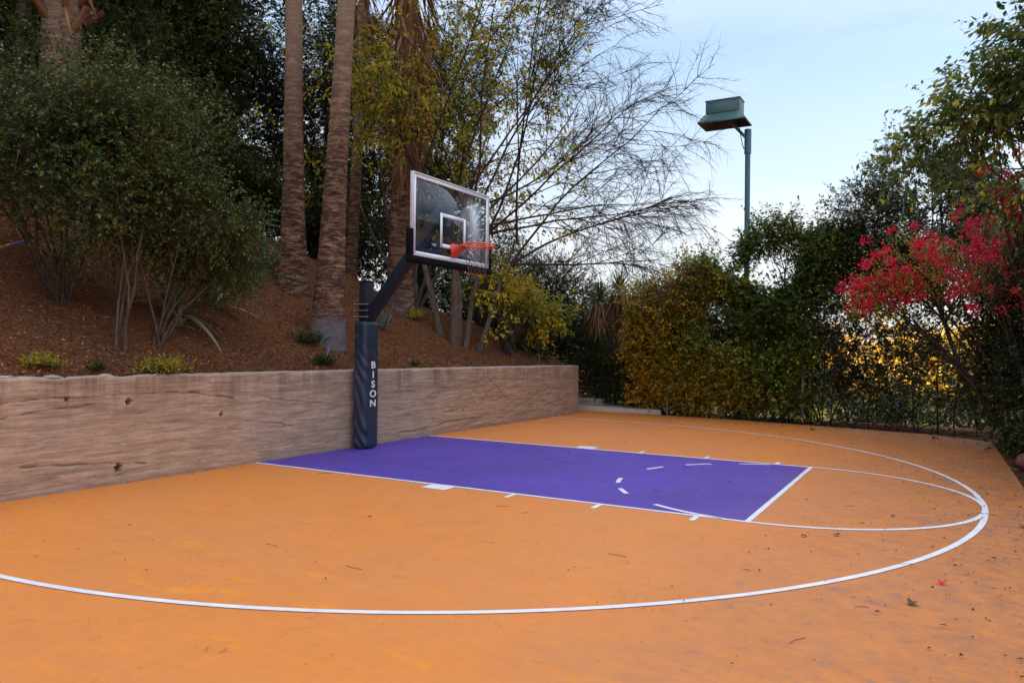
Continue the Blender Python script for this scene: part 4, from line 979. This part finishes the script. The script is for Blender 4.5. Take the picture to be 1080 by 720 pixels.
# --- bushes behind the wall end
shape_tree("bush", "rounded olive green bush on the skyline left of the tufted plants", "bush", on(-2.2, 9.3), [(-1.9, 9.3, 2.9, 1.25, 1.1, 1.0), (-2.6, 9.2, 2.2, 1.2, 1.0, 1.2), (-1.25, 9.8, 2.3, .9, .6, 1.1), (-3.4, 9.0, 2.9, 1.2, 1.0, 1.2), (-1.5, 9.6, 1.3, 1.2, .7, .9), (-2.8, 8.8, 3.6, .9, .8, .6)], 6200, .40, 13, .055, .03, M["leaf_hedge_green"], M["bark_twig"], R_(310), .06, n_limb=18, sub=8, gap=-.8, tall=60)
shape_tree("bush", "dark green bush beside the pale step at the end of the wall", "bush", (.6, 9.5, float(H(.6, 9.5))), [(.35, 8.98, .85, .95, .36, .95), (1.2, 8.95, .8, .85, .4, .9), (-.35, 9.05, .9, .8, .36, .95), (-1.3, 9.5, 1.1, .9, .5, 1.2)], 5400, .28, 13, .045, .028, M["leaf_dark"], M["bark_dark"], R_(311), .03, n_limb=16, stems=[(.3, 9.5, .02), (1.1, 9.4, .02), (-.3, 9.8, .02)], sub=6, gap=-1.6, zmin=.1)

shape_tree("bush", "grey green bush behind the tufted plants, lower on the skyline", "bush", (.4, 12.0, float(H(.4, 12.0))), [(-.6, 12.0, 1.7, 1.1, .8, 1.7), (.6, 12.2, 1.5, 1.1, .8, 1.7), (1.7, 12.2, 1.6, 1.1, .8, 1.7), (-1.7, 12, 1.9, 1.1, .8, 1.6)], 4200, .42, 13, .06, .035, M["leaf_hedge"], M["bark_twig"], R_(312), .06, n_limb=18, sub=6, gap=-.6, tall=60)
shape_tree("bush", "dark bush filling the foot of the bank behind the wall corner", "bush", (-2.4, 8.6, float(H(-2.4, 8.6))), [(-1.4, 8.7, 1.2, .9, .6, 1.0), (-2.4, 8.5, 1.6, 1.0, .7, 1.1), (-3.6, 8.3, 2.3, 1.1, .8, 1.1), (-4.8, 8.0, 3.0, 1.1, .9, 1.1)], 4600, .36, 13, .055, .032, M["leaf_dark"], M["bark_dark"], R_(313), .05, n_limb=18, sub=6, gap=-1.3, tall=20)
# --- tufted plants with dead skirts (yucca like)
tuf = "tufted plants with dead skirts"
for i, (x, y, zt, r, lab) in enumerate(((-.28, 8.98, 2.66, .32, "tufted spiky headed plant with a hanging tan skirt, left one"), (.18, 9.1, 2.88, .26, "taller spiky headed plant with a narrow brown skirt, middle one"), (.60, 8.92, 2.36, .32, "leaning spiky headed plant with a pale brown skirt, right one"))):
    z0 = float(H(x, y)); root = empty("tufted_plant", (x, y, z0), lab, "plant", tuf)
    g = Geo(); s = np.linspace(0, 1, 8)[:, None]; tubes(g, np.array([x, y, z0 - .1]) + (np.array([0.05, 0, zt - z0])) * s, np.full(8, .06), 8); g.build("trunk", M["bark_dark"], root)
    g = Geo(); blades(g, R_(400 + i), (x + .05, y, zt), 90, .62, .04, up0=-.35, up1=1.45, curl=.25, var0=.6); g.build("crown", [M["blade"], M["blade"]], root)
    g = Geo(); hanging(g, R_(410 + i), (x + .03, y), 260, zt - .45, zt + .02, r, L=.62, W=.038); g.build("dead_skirt", M["dead"], root)

# --- hedge along the fence
hd = "hedge shrubs along the chain link fence"
def hedge(lab, b, blobs, n, seed, lm="leaf_hedge", nl=16, **kw):
    a = dict(L=.34, k=11, ll=.072, lw=.042); a.update({q: kw.pop(q) for q in list(kw) if q in a})
    z0 = float(H(*b)); kw.setdefault("gap", -1.0)
    shape_tree("hedge_shrub", lab, "hedge", (b[0], b[1], z0), blobs, n, a["L"], a["k"], a["ll"], a["lw"], M[lm], M["bark_twig"], R_(seed), .022, n_limb=nl, stems=[(b[0] + q, b[1] + .05, z0) for q in (-.5, -.15, .2, .5)], sub=7, group=hd, tall=kw.pop("tall", 60), twig=.0025, **kw)
def hblobs(x0, x1, topf, zlow=.35, dy=.25, r=.42, step=.42):
    out = []
    for x in np.arange(x0, x1 + .01, step):
        yf = 8.14 if x < 3 else 8.14 - .17 * (x - 3)
        tz = topf(x)
        for z in np.arange(zlow, tz - r * .6, step):
            out.append((x + .12 * math.sin(z * 5 + x * 3), yf + dy - (.12 if z > .9 else 0) + (.10 if z < .6 else 0) + .15 * math.sin(x * 4 + z * 3), z, r, r * .9, r))
    return out
tp1 = lambda x: np.interp(x, [.8, 1.5, 2.1, 3.0, 3.6, 4.3, 5.0, 5.4], [2.75, 3.1, 3.3, 3.75, 4.05, 4.15, 4.1, 3.6])
hedge("golden green hedge shrub directly right of the pale step and fence end post", (1.7, 8.6), hblobs(1.25, 2.3, tp1, .45), 5600, 501, vshift=.05, vamp=.16, gap=-1.3)
hedge("golden brown hedge shrub below the floodlight pole", (3.1, 8.6), hblobs(2.55, 3.75, tp1), 6600, 502, vshift=.0, vamp=.18, gap=-1.3)
hedge("tall green hedge shrub right of the floodlight pole, rising above its neighbours", (4.5, 8.4), hblobs(3.9, 4.7, tp1) + [(3.65, 8.25, 3.35, .4, .35, .4), (5.0, 8.1, 3.5, .45, .4, .5), (5.05, 8.1, 2.8, .4, .4, .45)], 6200, 503, vshift=-.06, vamp=.2, gap=-1.3, tall=110)
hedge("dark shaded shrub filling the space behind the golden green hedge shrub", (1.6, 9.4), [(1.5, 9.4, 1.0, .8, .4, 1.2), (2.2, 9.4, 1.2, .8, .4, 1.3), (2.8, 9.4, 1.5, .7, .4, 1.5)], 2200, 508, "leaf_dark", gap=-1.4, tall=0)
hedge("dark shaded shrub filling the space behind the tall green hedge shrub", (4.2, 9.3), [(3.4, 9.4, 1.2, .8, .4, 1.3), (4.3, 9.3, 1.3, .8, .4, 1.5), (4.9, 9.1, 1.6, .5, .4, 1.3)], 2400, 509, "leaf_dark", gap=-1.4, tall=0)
# thin lower screen on the right with the sunlit garden glinting through
tp2 = lambda x: 2.6
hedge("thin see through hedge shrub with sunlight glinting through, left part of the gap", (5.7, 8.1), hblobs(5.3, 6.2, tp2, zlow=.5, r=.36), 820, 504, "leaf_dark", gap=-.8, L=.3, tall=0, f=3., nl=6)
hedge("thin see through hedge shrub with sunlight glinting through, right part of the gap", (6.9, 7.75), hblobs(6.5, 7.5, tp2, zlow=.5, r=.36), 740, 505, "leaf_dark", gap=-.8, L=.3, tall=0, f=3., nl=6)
shape_tree("evergreen_tree", "dark fine leaved tree above the hedge gap, behind the bougainvillea", "tree", (7.9, 9.0, float(H(7.9, 9.0))), [(5.35, 8.35, 3.5, .6, .5, .6), (5.7, 8.4, 3.3, .75, .6, .8), (6.3, 8.2, 3.1, .9, .6, .7), (7.1, 7.9, 3.2, .9, .6, .8), (5.9, 8.4, 4.2, .7, .6, .65), (6.5, 8.2, 4.7, .75, .6, .65), (7.3, 8.0, 4.5, .9, .6, .9), (7.9, 7.6, 3.4, .8, .6, 1.2)], 7600, .34, 13, .055, .030, M["leaf_dark"], M["bark_dark"], R_(520), .045, fork=.7, n_limb=22, sub=7, gap=-1.1, tall=90)
for i, (x, y, w_, h_, lab) in enumerate(((5.4, 10.6, .7, .55, "low rounded garden shrub beyond the hedge gap, left"), (6.5, 10.2, .6, .45, "low rounded garden shrub beyond the hedge gap, middle"), (7.6, 10.5, .7, .55, "low rounded garden shrub beyond the hedge gap, right"), (6.2, 13.5, 1.1, .7, "wider garden shrub farther down beyond the hedge gap"))):
    z0 = float(H(x, y)); shape_tree("garden_shrub", lab, "shrub", (x, y, z0), [(x, y, z0 + h_ * .45, w_, w_ * .7, h_ * .7)], 420, .28, 11, .06, .035, M[("leaf_hedge_green", "leaf_hedge")[i % 2]], M["bark_twig"], R_(580 + i), .02, n_limb=6, stems=[(x, y, z0)], sub=4, group="low garden shrubs beyond the hedge", gap=-1.2)
# --- right side thicket
def bract_extra(zlo, n_c, per, spread):
    def fn(g, rng, P, D):
        idx = rng.choice(len(P), n_c); C = P[idx] + D[idx] * .18 + np.array([-.10, -.16, 0.])
        B = np.repeat(C, per, 0) + rng.normal(0, 1, (n_c * per, 3)) * spread
        d = norm(rng.normal(0, 1, B.shape) + UP * .1 + np.array([-.2, -.6, 0])); leaves(g, B, d, rng.normal(0, 1, B.shape), rng.uniform(.03, .05, len(B)), rng.uniform(.03, .045, len(B)), mat=2, var=np.clip(rng.normal(.45, .22, len(B)), 0, 1))
    return fn
shape_tree("bougainvillea", "bougainvillea with crimson pink flower clusters arching out from the right hedge", "bougainvillea", (8.35, 6.0, float(H(8.35, 6.0))),
    [(6.8, 5.9, 2.95, .55, .6, .42, 1.2), (7.25, 5.7, 2.75, .55, .5, .35), (6.15, 5.95, 2.42, .40, .3, .17, 9.0), (7.7, 5.0, 3.1, .5, .6, .55)], 1000, .34, 9, .045, .026, M["leaf_big"], M["bark_twig"], R_(530), .04, n_limb=9,
    stems=[(8.3, 6.0, -.1), (8.4, 6.2, -.1)], sub=6, gap=-1.5, extra=bract_extra(0, 145, 32, .048), droop=.5, twig=.0025, up=.1)
shape_tree("bougainvillea", "smaller bougainvillea with scattered red clusters at the right edge", "bougainvillea", (8.5, 4.2, float(H(8.5, 4.2))),
    [(8.0, 3.7, 3.2, .35, .5, .5), (7.85, 4.3, 2.5, .35, .5, .4), (8.1, 3.3, 3.75, .3, .4, .3)], 200, .34, 8, .045, .026, M["leaf_big"], M["bark_twig"], R_(531), .035, n_limb=8,
    stems=[(8.5, 4.2, -.1)], sub=6, gap=-1.5, extra=bract_extra(0, 60, 16, .045), droop=.5, twig=.0025, up=.1)
shape_tree("broadleaf_tree", "light green drooping leaved tree overhanging the court from the right edge", "tree", (9.2, 3.6, float(H(9.2, 3.6))),
    [(6.95, 4.1, 4.35, .5, .5, .40), (7.5, 3.9, 4.65, .7, .6, .55), (8.1, 3.6, 4.9, .75, .7, .6), (8.7, 3.2, 5.3, .9, .9, .7), (8.0, 3.9, 4.1, .6, .6, .5), (8.4, 3.2, 3.9, .6, .6, .6), (8.9, 2.4, 4.4, .7, .7, .8)], 1750, .48, 11, .115, .050, M["leaf_big"], M["bark_grey"], R_(540), .08, fork=.55, n_limb=18, sub=7, gap=-.8, droop=.8, curve=-.25, tall=20, twig=.003)
dk = "dark shrubs along the right edge of the court"
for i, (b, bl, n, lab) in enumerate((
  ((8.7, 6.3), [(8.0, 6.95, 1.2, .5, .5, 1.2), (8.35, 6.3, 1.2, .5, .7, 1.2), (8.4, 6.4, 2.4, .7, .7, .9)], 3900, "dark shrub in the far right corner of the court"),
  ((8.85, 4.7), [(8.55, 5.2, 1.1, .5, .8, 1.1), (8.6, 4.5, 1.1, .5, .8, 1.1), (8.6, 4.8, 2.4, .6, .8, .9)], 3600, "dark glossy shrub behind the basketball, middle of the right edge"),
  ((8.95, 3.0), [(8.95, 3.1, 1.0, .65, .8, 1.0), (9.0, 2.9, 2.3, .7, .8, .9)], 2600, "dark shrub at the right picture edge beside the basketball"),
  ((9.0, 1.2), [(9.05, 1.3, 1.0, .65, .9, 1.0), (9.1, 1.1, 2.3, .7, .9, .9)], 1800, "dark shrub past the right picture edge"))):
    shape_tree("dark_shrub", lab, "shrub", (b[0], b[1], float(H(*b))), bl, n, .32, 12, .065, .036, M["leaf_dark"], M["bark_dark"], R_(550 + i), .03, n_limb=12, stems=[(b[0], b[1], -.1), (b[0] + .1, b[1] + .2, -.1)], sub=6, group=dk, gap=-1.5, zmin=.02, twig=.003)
shape_tree("dark_shrub", "low pale leaved sprig leaning out over the court by the basketball", "shrub", (8.35, 3.6, float(H(8.35, 3.6))), [(8.15, 3.5, .52, .16, .18, .10)], 22, .24, 10, .05, .028, M["leaf_big"], M["bark_twig"], R_(560), .008, n_limb=5, stems=[(8.35, 3.6, 0)], sub=2, group=dk, twig=.002, sub_r=.003)

# --- chain link fence
fl = [(1.80, 8.12), (3.05, 8.22), (4.6, 7.99), (4.7, 7.98)]
fr = empty("chain_link_fence", (fl[0][0], fl[0][1], 0), "grey chain link fence overgrown by the hedge at the far side of the court", "fence")
def flz(x, y): return -.05
FH = 1.0
pts = []
for a, b_ in zip(fl[:-1], fl[1:]):
    n_ = max(1, round(math.dist(a, b_) / 2.4))
    for j in range(n_): pts.append((a[0] + (b_[0] - a[0]) * j / n_, a[1] + (b_[1] - a[1]) * j / n_))
pts = pts[:-1] + [fl[-1]]
for (x, y) in pts:
    g = Geo(); cyl(g, (x, y, -.1), (x, y, FH + .03), .03 if (x, y) in (fl[0], fl[-1]) else .024, 12); rr_ = g.build("post", M["galv"], fr)
g = Geo(); wires = []
for a, b_ in zip(fl[:-1], fl[1:]):
    a = np.array(a); b_ = np.array(b_); Ls = np.linalg.norm(b_ - a); st_ = .075
    for sgn in (-1, 1):
        for q in np.arange(-FH, Ls + FH, st_):
            u0, u1 = q, q + sgn * 0 + FH
            if sgn < 0: u0, u1 = q + FH, q
            # clip to the span
            ta, tb_ = 0., 1.
            if u1 != u0:
                for lim, s_ in ((0, 1), (Ls, -1)):
                    tc = (lim - u0) / (u1 - u0)
                    if s_ * (u1 - u0) > 0: ta = max(ta, tc)
                    else: tb_ = min(tb_, tc)
            if tb_ - ta < .01: continue
            f0 = u0 + (u1 - u0) * ta; f1 = u0 + (u1 - u0) * tb_
            p0 = a + (b_ - a) * f0 / Ls; p1 = a + (b_ - a) * f1 / Ls
            wires.append([(p0[0], p0[1], FH * ta), (p1[0], p1[1], FH * tb_)])
wires = np.array(wires); tubes(g, wires, np.full((len(wires), 2), .0022), 3); g.build("chain_link_mesh", M["galv"], fr)

# grey pipe on the bank, blue stake, striped rod
b = on(-3.2, 5.4); g = Geo(); cyl(g, b, (b[0], b[1], b[2] + .75), .045, 14)
o = g.build("pipe_post", M["teal_post"]); o.data.transform(Matrix.Translation(-Vector(b))); o.location = b; tag(o, "short blue grey pipe standing on the bank below the backboard", "pipe")
b = on(-.72, -.10); g = Geo(); cyl(g, b, (b[0] + .01, b[1] + .02, b[2] + .20), .012, 8)
o = g.build("stake", M["stake_blue"]); o.data.transform(Matrix.Translation(-Vector(b))); o.location = b; tag(o, "small blue stake in the mulch below the leaning palm", "stake")
b = np.array(on(-2.9, -3.75, .12)); b2 = np.array(on(-3.0, -3.10, .30)); mid = b + (b2 - b) * .55
root = empty("garden_rod", tuple(b), "thin yellow and blue rod lying at the left edge of the bank", "rod")
g = Geo(); cyl(g, b, mid, .012, 8); g.build("yellow_end", M["stake_yellow"], root)
g = Geo(); cyl(g, mid, b2, .012, 8); g.build("blue_end", M["stake_blue"], root)

tag(rock("rock", (2.95, 8.36, .10), (.10, .07, .11), 66, simple("white_stone", (.7, .7, .68), .7, var=.15)), "small white stone glimpsed through the chain link under the hedge", "rock")
# basketball at the right edge
bc = (8.16, 3.15, .098)
bm = bmesh.new(); bmesh.ops.create_uvsphere(bm, u_segments=48, v_segments=24, radius=.12); me = bpy.data.meshes.new("basketball"); bm.to_mesh(me); bm.free(); me.materials.append(M["ball"])
for p_ in me.polygons: p_.use_smooth = True
ball = bpy.data.objects.new("basketball", me); ball.location = bc; COL.objects.link(ball); tag(ball, "faded reddish brown basketball resting beside the right edge of the court", "basketball")
g = Geo(); tt = np.linspace(0, 2 * np.pi, 49); Rm = np.array(Matrix.Rotation(.6, 3, "X") @ Matrix.Rotation(.5, 3, "Y"))
for nrm_, off in (((1, 0, 0), 0), ((0, 1, 0), 0), ((0, 0, 1), .055), ((0, 0, 1), -.055)):
    Fm = frame_from(nrm_, (.3, .5, .2)); r_ = math.sqrt(.1203 ** 2 - off ** 2)
    P = (np.stack([r_ * np.cos(tt), r_ * np.sin(tt), 0 * tt + off], -1) @ Fm.T) @ Rm.T + np.array(bc); tubes(g, P, np.full(49, .0022), 5)
g.build("seam", M["ball_seam"], ball)

# ------------------------------------------------------------------ fallen leaves
rng = R_(88)
def curled_leaf(name, x, y, s, az, lab, m, cat="leaf", group=None):
    g = Geo(); k = 7; t = np.linspace(0, 1, k); w = s * .42 * np.sin(np.clip(t * 1.05 + .02, 0, 1) * np.pi) ** .8
    P = []
    for q in (-1, -.5, 0, .5, 1): P.append(np.stack([s * (t - .5), q * w, .006 + s * .22 * abs(q) ** 2 * np.sin(t * 3.1) + s * .10 * np.sin(t * 5 + q)], -1))
    P = np.stack(P, 1).reshape(-1, 3); P[:, 2] = P[:, 2] - P[:, 2].min() + .013 * 0 + .002; ii = np.arange(k * 5).reshape(k, 5)
    g.add(P, np.stack([ii[:-1, :-1], ii[1:, :-1], ii[1:, 1:], ii[:-1, 1:]], -1).reshape(-1, 4), var=.7)
    o = g.build(name, m); o.location = (x, y, .004); o.rotation_euler = (0, 0, az); return tag(o, lab, cat, group)
fl_items = [
 ("fallen_bract", 6.95, 2.1, .055, M["flower"], "red bougainvillea bract on the orange just outside the free throw circle's far part"),
 ("fallen_bract", 6.85, 1.2, .045, M["flower"], "smaller red bract lying inside the free throw circle"),
 ("fallen_bract", 7.25, -2.95, .060, M["flower"], "dark red bract on the orange near the lower right corner"),
 ("fallen_leaf", 6.63, -1.30, .060, M["leaf_lemon"], "yellow leaf just inside the three point line, right of centre"),
 ("fallen_leaf", 7.10, -3.50, .075, M["litter"], "curled brown leaf near the dark red bract"),
 ("fallen_leaf", 7.78, -4.05, .085, M["litter"], "long dry brown leaf at the lower right picture edge"),
 ("fallen_leaf", 7.85, -.75, .085, M["litter"], "big curled brown leaf outside the arc near the right edge"),
 ("fallen_leaf", 6.50, -1.92, .055, M["litter"], "brown leaf touching the three point line at the lower right"),
 ("fallen_leaf", 7.45, -.45, .045, M["litter"], "small dark leaf outside the arc beside the big curled one"),
 ("fallen_leaf", 6.28, -2.10, .045, M["litter"], "small brown leaf on the three point line left of its neighbour"),
 ("fallen_leaf", 6.85, -.9, .045, M["litter"], "small brown leaf inside the arc near the yellow leaf"),
 ("fallen_leaf", 5.1, 6.6, .12, M["litter"], "dark leaf clump on the far orange in front of the hedge"),
 ("fallen_leaf", 7.1, 6.3, .12, M["litter"], "dark leaf clump near the far right corner of the court"),
 ("fallen_leaf", 7.6, 1.35, .05, M["litter"], "dry leaf beside the tip of the arc"),
]
for i, (nm, x, y, s, m, lab) in enumerate(fl_items): curled_leaf(nm, x, y, s, rng.random() * 6.28, lab, m, "petal" if "bract" in nm else "leaf", "fallen leaves and bracts on the court")
n = 26; x = rng.uniform(.4, 7.6, n); y = rng.uniform(-6.3, 5.5, n); az = rng.uniform(-.6, 1.4, n); ln = rng.uniform(.06, .2, n); cv = rng.normal(0, .35, n)
s_ = np.linspace(-.5, .5, 6)[None, :]; a2 = az[:, None] + cv[:, None] * s_ * 3
g = Geo(); tubes(g, np.stack([x[:, None] + np.cumsum(np.cos(a2), 1) * ln[:, None] / 6, y[:, None] + np.cumsum(np.sin(a2), 1) * ln[:, None] / 6, np.full((n, 6), .006)], -1), np.full((n, 6), .0016), 4, var=.5)
tag(g.build("needle_litter", M["bark_twig"]), kind="stuff", label="curved dry needles and twig bits lying on the orange paint")
# fine litter: dense along the planted edges, sparse elsewhere
C = []
n = 1300; x = rng.uniform(1.8, 7.9, n); y = 8.05 - .16 * np.clip(x - 2.5, 0, 9) - rng.exponential(.30, n); C.append(np.c_[x, y])
n = 700; y = rng.uniform(-6, 6.6, n); x = 7.98 - rng.exponential(.38, n); C.append(np.c_[x, y])
n = 420; C.append(np.c_[8 - rng.exponential(1.6, n), rng.uniform(-5, 7, n)])
n = 170; C.append(np.c_[rng.uniform(0, 8, n), rng.uniform(-6.5, 7.8, n)])
n = 260; y = rng.uniform(-6, 7.3, n); C.append(np.c_[WX(y) + .02 + rng.exponential(.05, n), y])
C = np.concatenate(C); C = C[(C[:, 0] > WX(C[:, 1]) + .03) & (C[:, 0] < 7.97) & (C[:, 1] < 8.04 - .14 * np.clip(C[:, 0] - 2, 0, 9))]; n = len(C)
B = np.c_[C, np.full(n, .012)]; d = np.stack([rng.normal(0, 1, n), rng.normal(0, 1, n), rng.normal(0, .12, n)], -1)
g = Geo(); leaves(g, B, d, UP + rng.normal(0, .3, (n, 3)), rng.gamma(2, .0065, n) + .006, rng.gamma(2, .0035, n) + .004, var=rng.beta(1.6, 2.2, n), fold=.4)
tag(g.build("leaf_litter", M["litter"]), kind="stuff", label="fine dry leaf crumbs scattered on the court, thickest by the hedge")
# soil litter behind the kerbless edges
n = 9000; x = np.concatenate([rng.uniform(1.7, 8.2, n // 2), rng.uniform(8.05, 8.9, n // 2)]); y = np.concatenate([8.05 - .15 * np.clip(x[:n // 2] - 2.5, 0, 9) + rng.uniform(.06, 1.0, n // 2), rng.uniform(-6, 7.5, n // 2)])
B = np.c_[x, y, H(x, y) + .02]; d = np.stack([rng.normal(0, 1, n), rng.normal(0, 1, n), rng.normal(0, .3, n)], -1)
g = Geo(); leaves(g, B, d, UP + rng.normal(0, .4, (n, 3)), rng.uniform(.03, .08, n), rng.uniform(.015, .04, n), var=rng.beta(1.6, 2.0, n), fold=.3)
tag(g.build("leaf_litter", M["litter"]), kind="stuff", label="brown fallen leaves banked under the hedge and right hand shrubs")

# ------------------------------------------------------------------ sunlit garden beyond the hedge
gg = "sunlit golden trees beyond the hedge"
wh = {0: "leftmost of the front row, past the olive skyline bush", 1: "second of the front row, behind the tufted plants", 2: "third of the front row, behind the golden green hedge shrub", 3: "fourth of the front row, behind the floodlight pole", 4: "fifth of the front row, behind the left part of the hedge gap", 5: "sixth of the front row, behind the middle of the hedge gap", 6: "seventh of the front row, behind the right part of the hedge gap", 7: "last of the front row, behind the dark corner shrub",
      8: "in the second row behind the tufted plants", 9: "in the second row behind the hedge gap, left", 10: "in the second row behind the hedge gap, right"}
gl = [(-20 + 4.6 * i, 45 + 1.6 * math.sin(i * 2.1), 2.9 + .4 * math.sin(i * 3.3)) for i in range(8)] + [(-15, 52, 3.8), (-2, 52, 3.8), (9, 51, 3.8)]
for i, (x, y, r) in enumerate(gl):
    z0 = float(H(x, y))
    shape_tree("golden_tree", "sunlit golden tree " + wh[i], "tree", (x, y, z0), [(x, y, z0 + 1.2, r, r * .8, 1.6), (x + .9, y, z0 + 3.2, r * .75, r * .7, 1.5), (x - 1.2, y - .5, z0 + 2.4, r * .7, r * .6, 1.4)], 1700, .9, 13, .26, .16, M["leaf_gold"], M["bark_grey"], R_(700 + i), .16, n_limb=10, group=gg, sub=4, gap=-1.2, twig=.01)

# ------------------------------------------------------------------ light, sky, camera
LOWC, FILL_VEIL = 2.75, 4.5
sun_dir = norm(np.array([-.60, -.80, math.tan(rad(13))]))      # towards the sun
el = math.asin(sun_dir[2]); azr = math.atan2(sun_dir[0], sun_dir[1])
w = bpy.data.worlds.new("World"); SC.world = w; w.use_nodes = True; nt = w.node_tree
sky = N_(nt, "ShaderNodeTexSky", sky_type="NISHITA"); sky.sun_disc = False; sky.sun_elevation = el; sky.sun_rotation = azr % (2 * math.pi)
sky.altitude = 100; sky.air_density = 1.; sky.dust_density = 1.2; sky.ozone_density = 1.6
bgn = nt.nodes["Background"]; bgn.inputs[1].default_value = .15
tc = N_(nt, "ShaderNodeTexCoord"); mp = mapping(nt, tc.outputs["Generated"], (1.2, 1.2, 4.5), loc=(.3, .1, 0)); cn = noise(nt, 2.2, 7, .6, vec=mp.outputs[0], dist=.5)
sx = N_(nt, "ShaderNodeSeparateXYZ"); link(nt, tc.outputs["Generated"], sx.inputs[0])
cf = math_(nt, "MULTIPLY", ramp(nt, [(.42, (0, 0, 0)), (.68, (.75, .75, .75))], cn.outputs["Fac"]).outputs[0], maprange(nt, sx.outputs[2], .60, .05))
low = mix(nt, .5, sky.outputs[0], (1.55, 1.80, 2.22))
low = mix(nt, maprange(nt, sx.outputs[2], .34, .0, 0., .85), low, (2.45, 2.36, 2.42))
low = mix(nt, cf, low, (LOWC, LOWC * .985, LOWC * 1.03))
# a bright cloud veil added overhead, out of view, to light the court, and pale haze lower down
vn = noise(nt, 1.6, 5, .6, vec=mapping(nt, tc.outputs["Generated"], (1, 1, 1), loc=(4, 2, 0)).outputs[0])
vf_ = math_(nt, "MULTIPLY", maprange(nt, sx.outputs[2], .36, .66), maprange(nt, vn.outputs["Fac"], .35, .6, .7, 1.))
link(nt, mix(nt, vf_, low, (FILL_VEIL * .90, FILL_VEIL * .97, FILL_VEIL * 1.2)), bgn.inputs[0])
sl = bpy.data.lights.new("sun", "SUN"); sl.energy = 5.0; sl.angle = rad(.6); sl.color = (1, .76, .46)
so = bpy.data.objects.new("sun", sl); so.rotation_euler = Vector(tuple(sun_dir)).to_track_quat("Z", "Y").to_euler(); so.location = (-20, -10, 20); COL.objects.link(so)

cam = bpy.data.cameras.new("camera"); co = bpy.data.objects.new("camera", cam); COL.objects.link(co)
yaw, pitch, roll = rad(119.5554), rad(.3584), rad(.6647)
f = np.array([math.cos(pitch) * math.cos(yaw), math.cos(pitch) * math.sin(yaw), math.sin(pitch)])
r_ = norm(np.cross(f, UP)); u_ = np.cross(r_, f); c_, s_ = math.cos(roll), math.sin(roll)
rr_, uu_ = c_ * r_ + s_ * u_, -s_ * r_ + c_ * u_
Mx = Matrix([[rr_[0], uu_[0], -f[0], 7.2688], [rr_[1], uu_[1], -f[1], -8.6366], [rr_[2], uu_[2], -f[2], 1.5023], [0, 0, 0, 1]])
co.matrix_world = Mx
cam.sensor_fit = "HORIZONTAL"; cam.sensor_width = 36; cam.lens = 809.42 / 1080 * 36; cam.clip_start = .05; cam.clip_end = 3000
SC.camera = co
SC.view_settings.view_transform = "Standard"; SC.view_settings.look = "None"; SC.view_settings.gamma = 1; SC.view_settings.exposure = 1.42
SC.cycles.max_bounces = 6; SC.cycles.transparent_max_bounces = 12
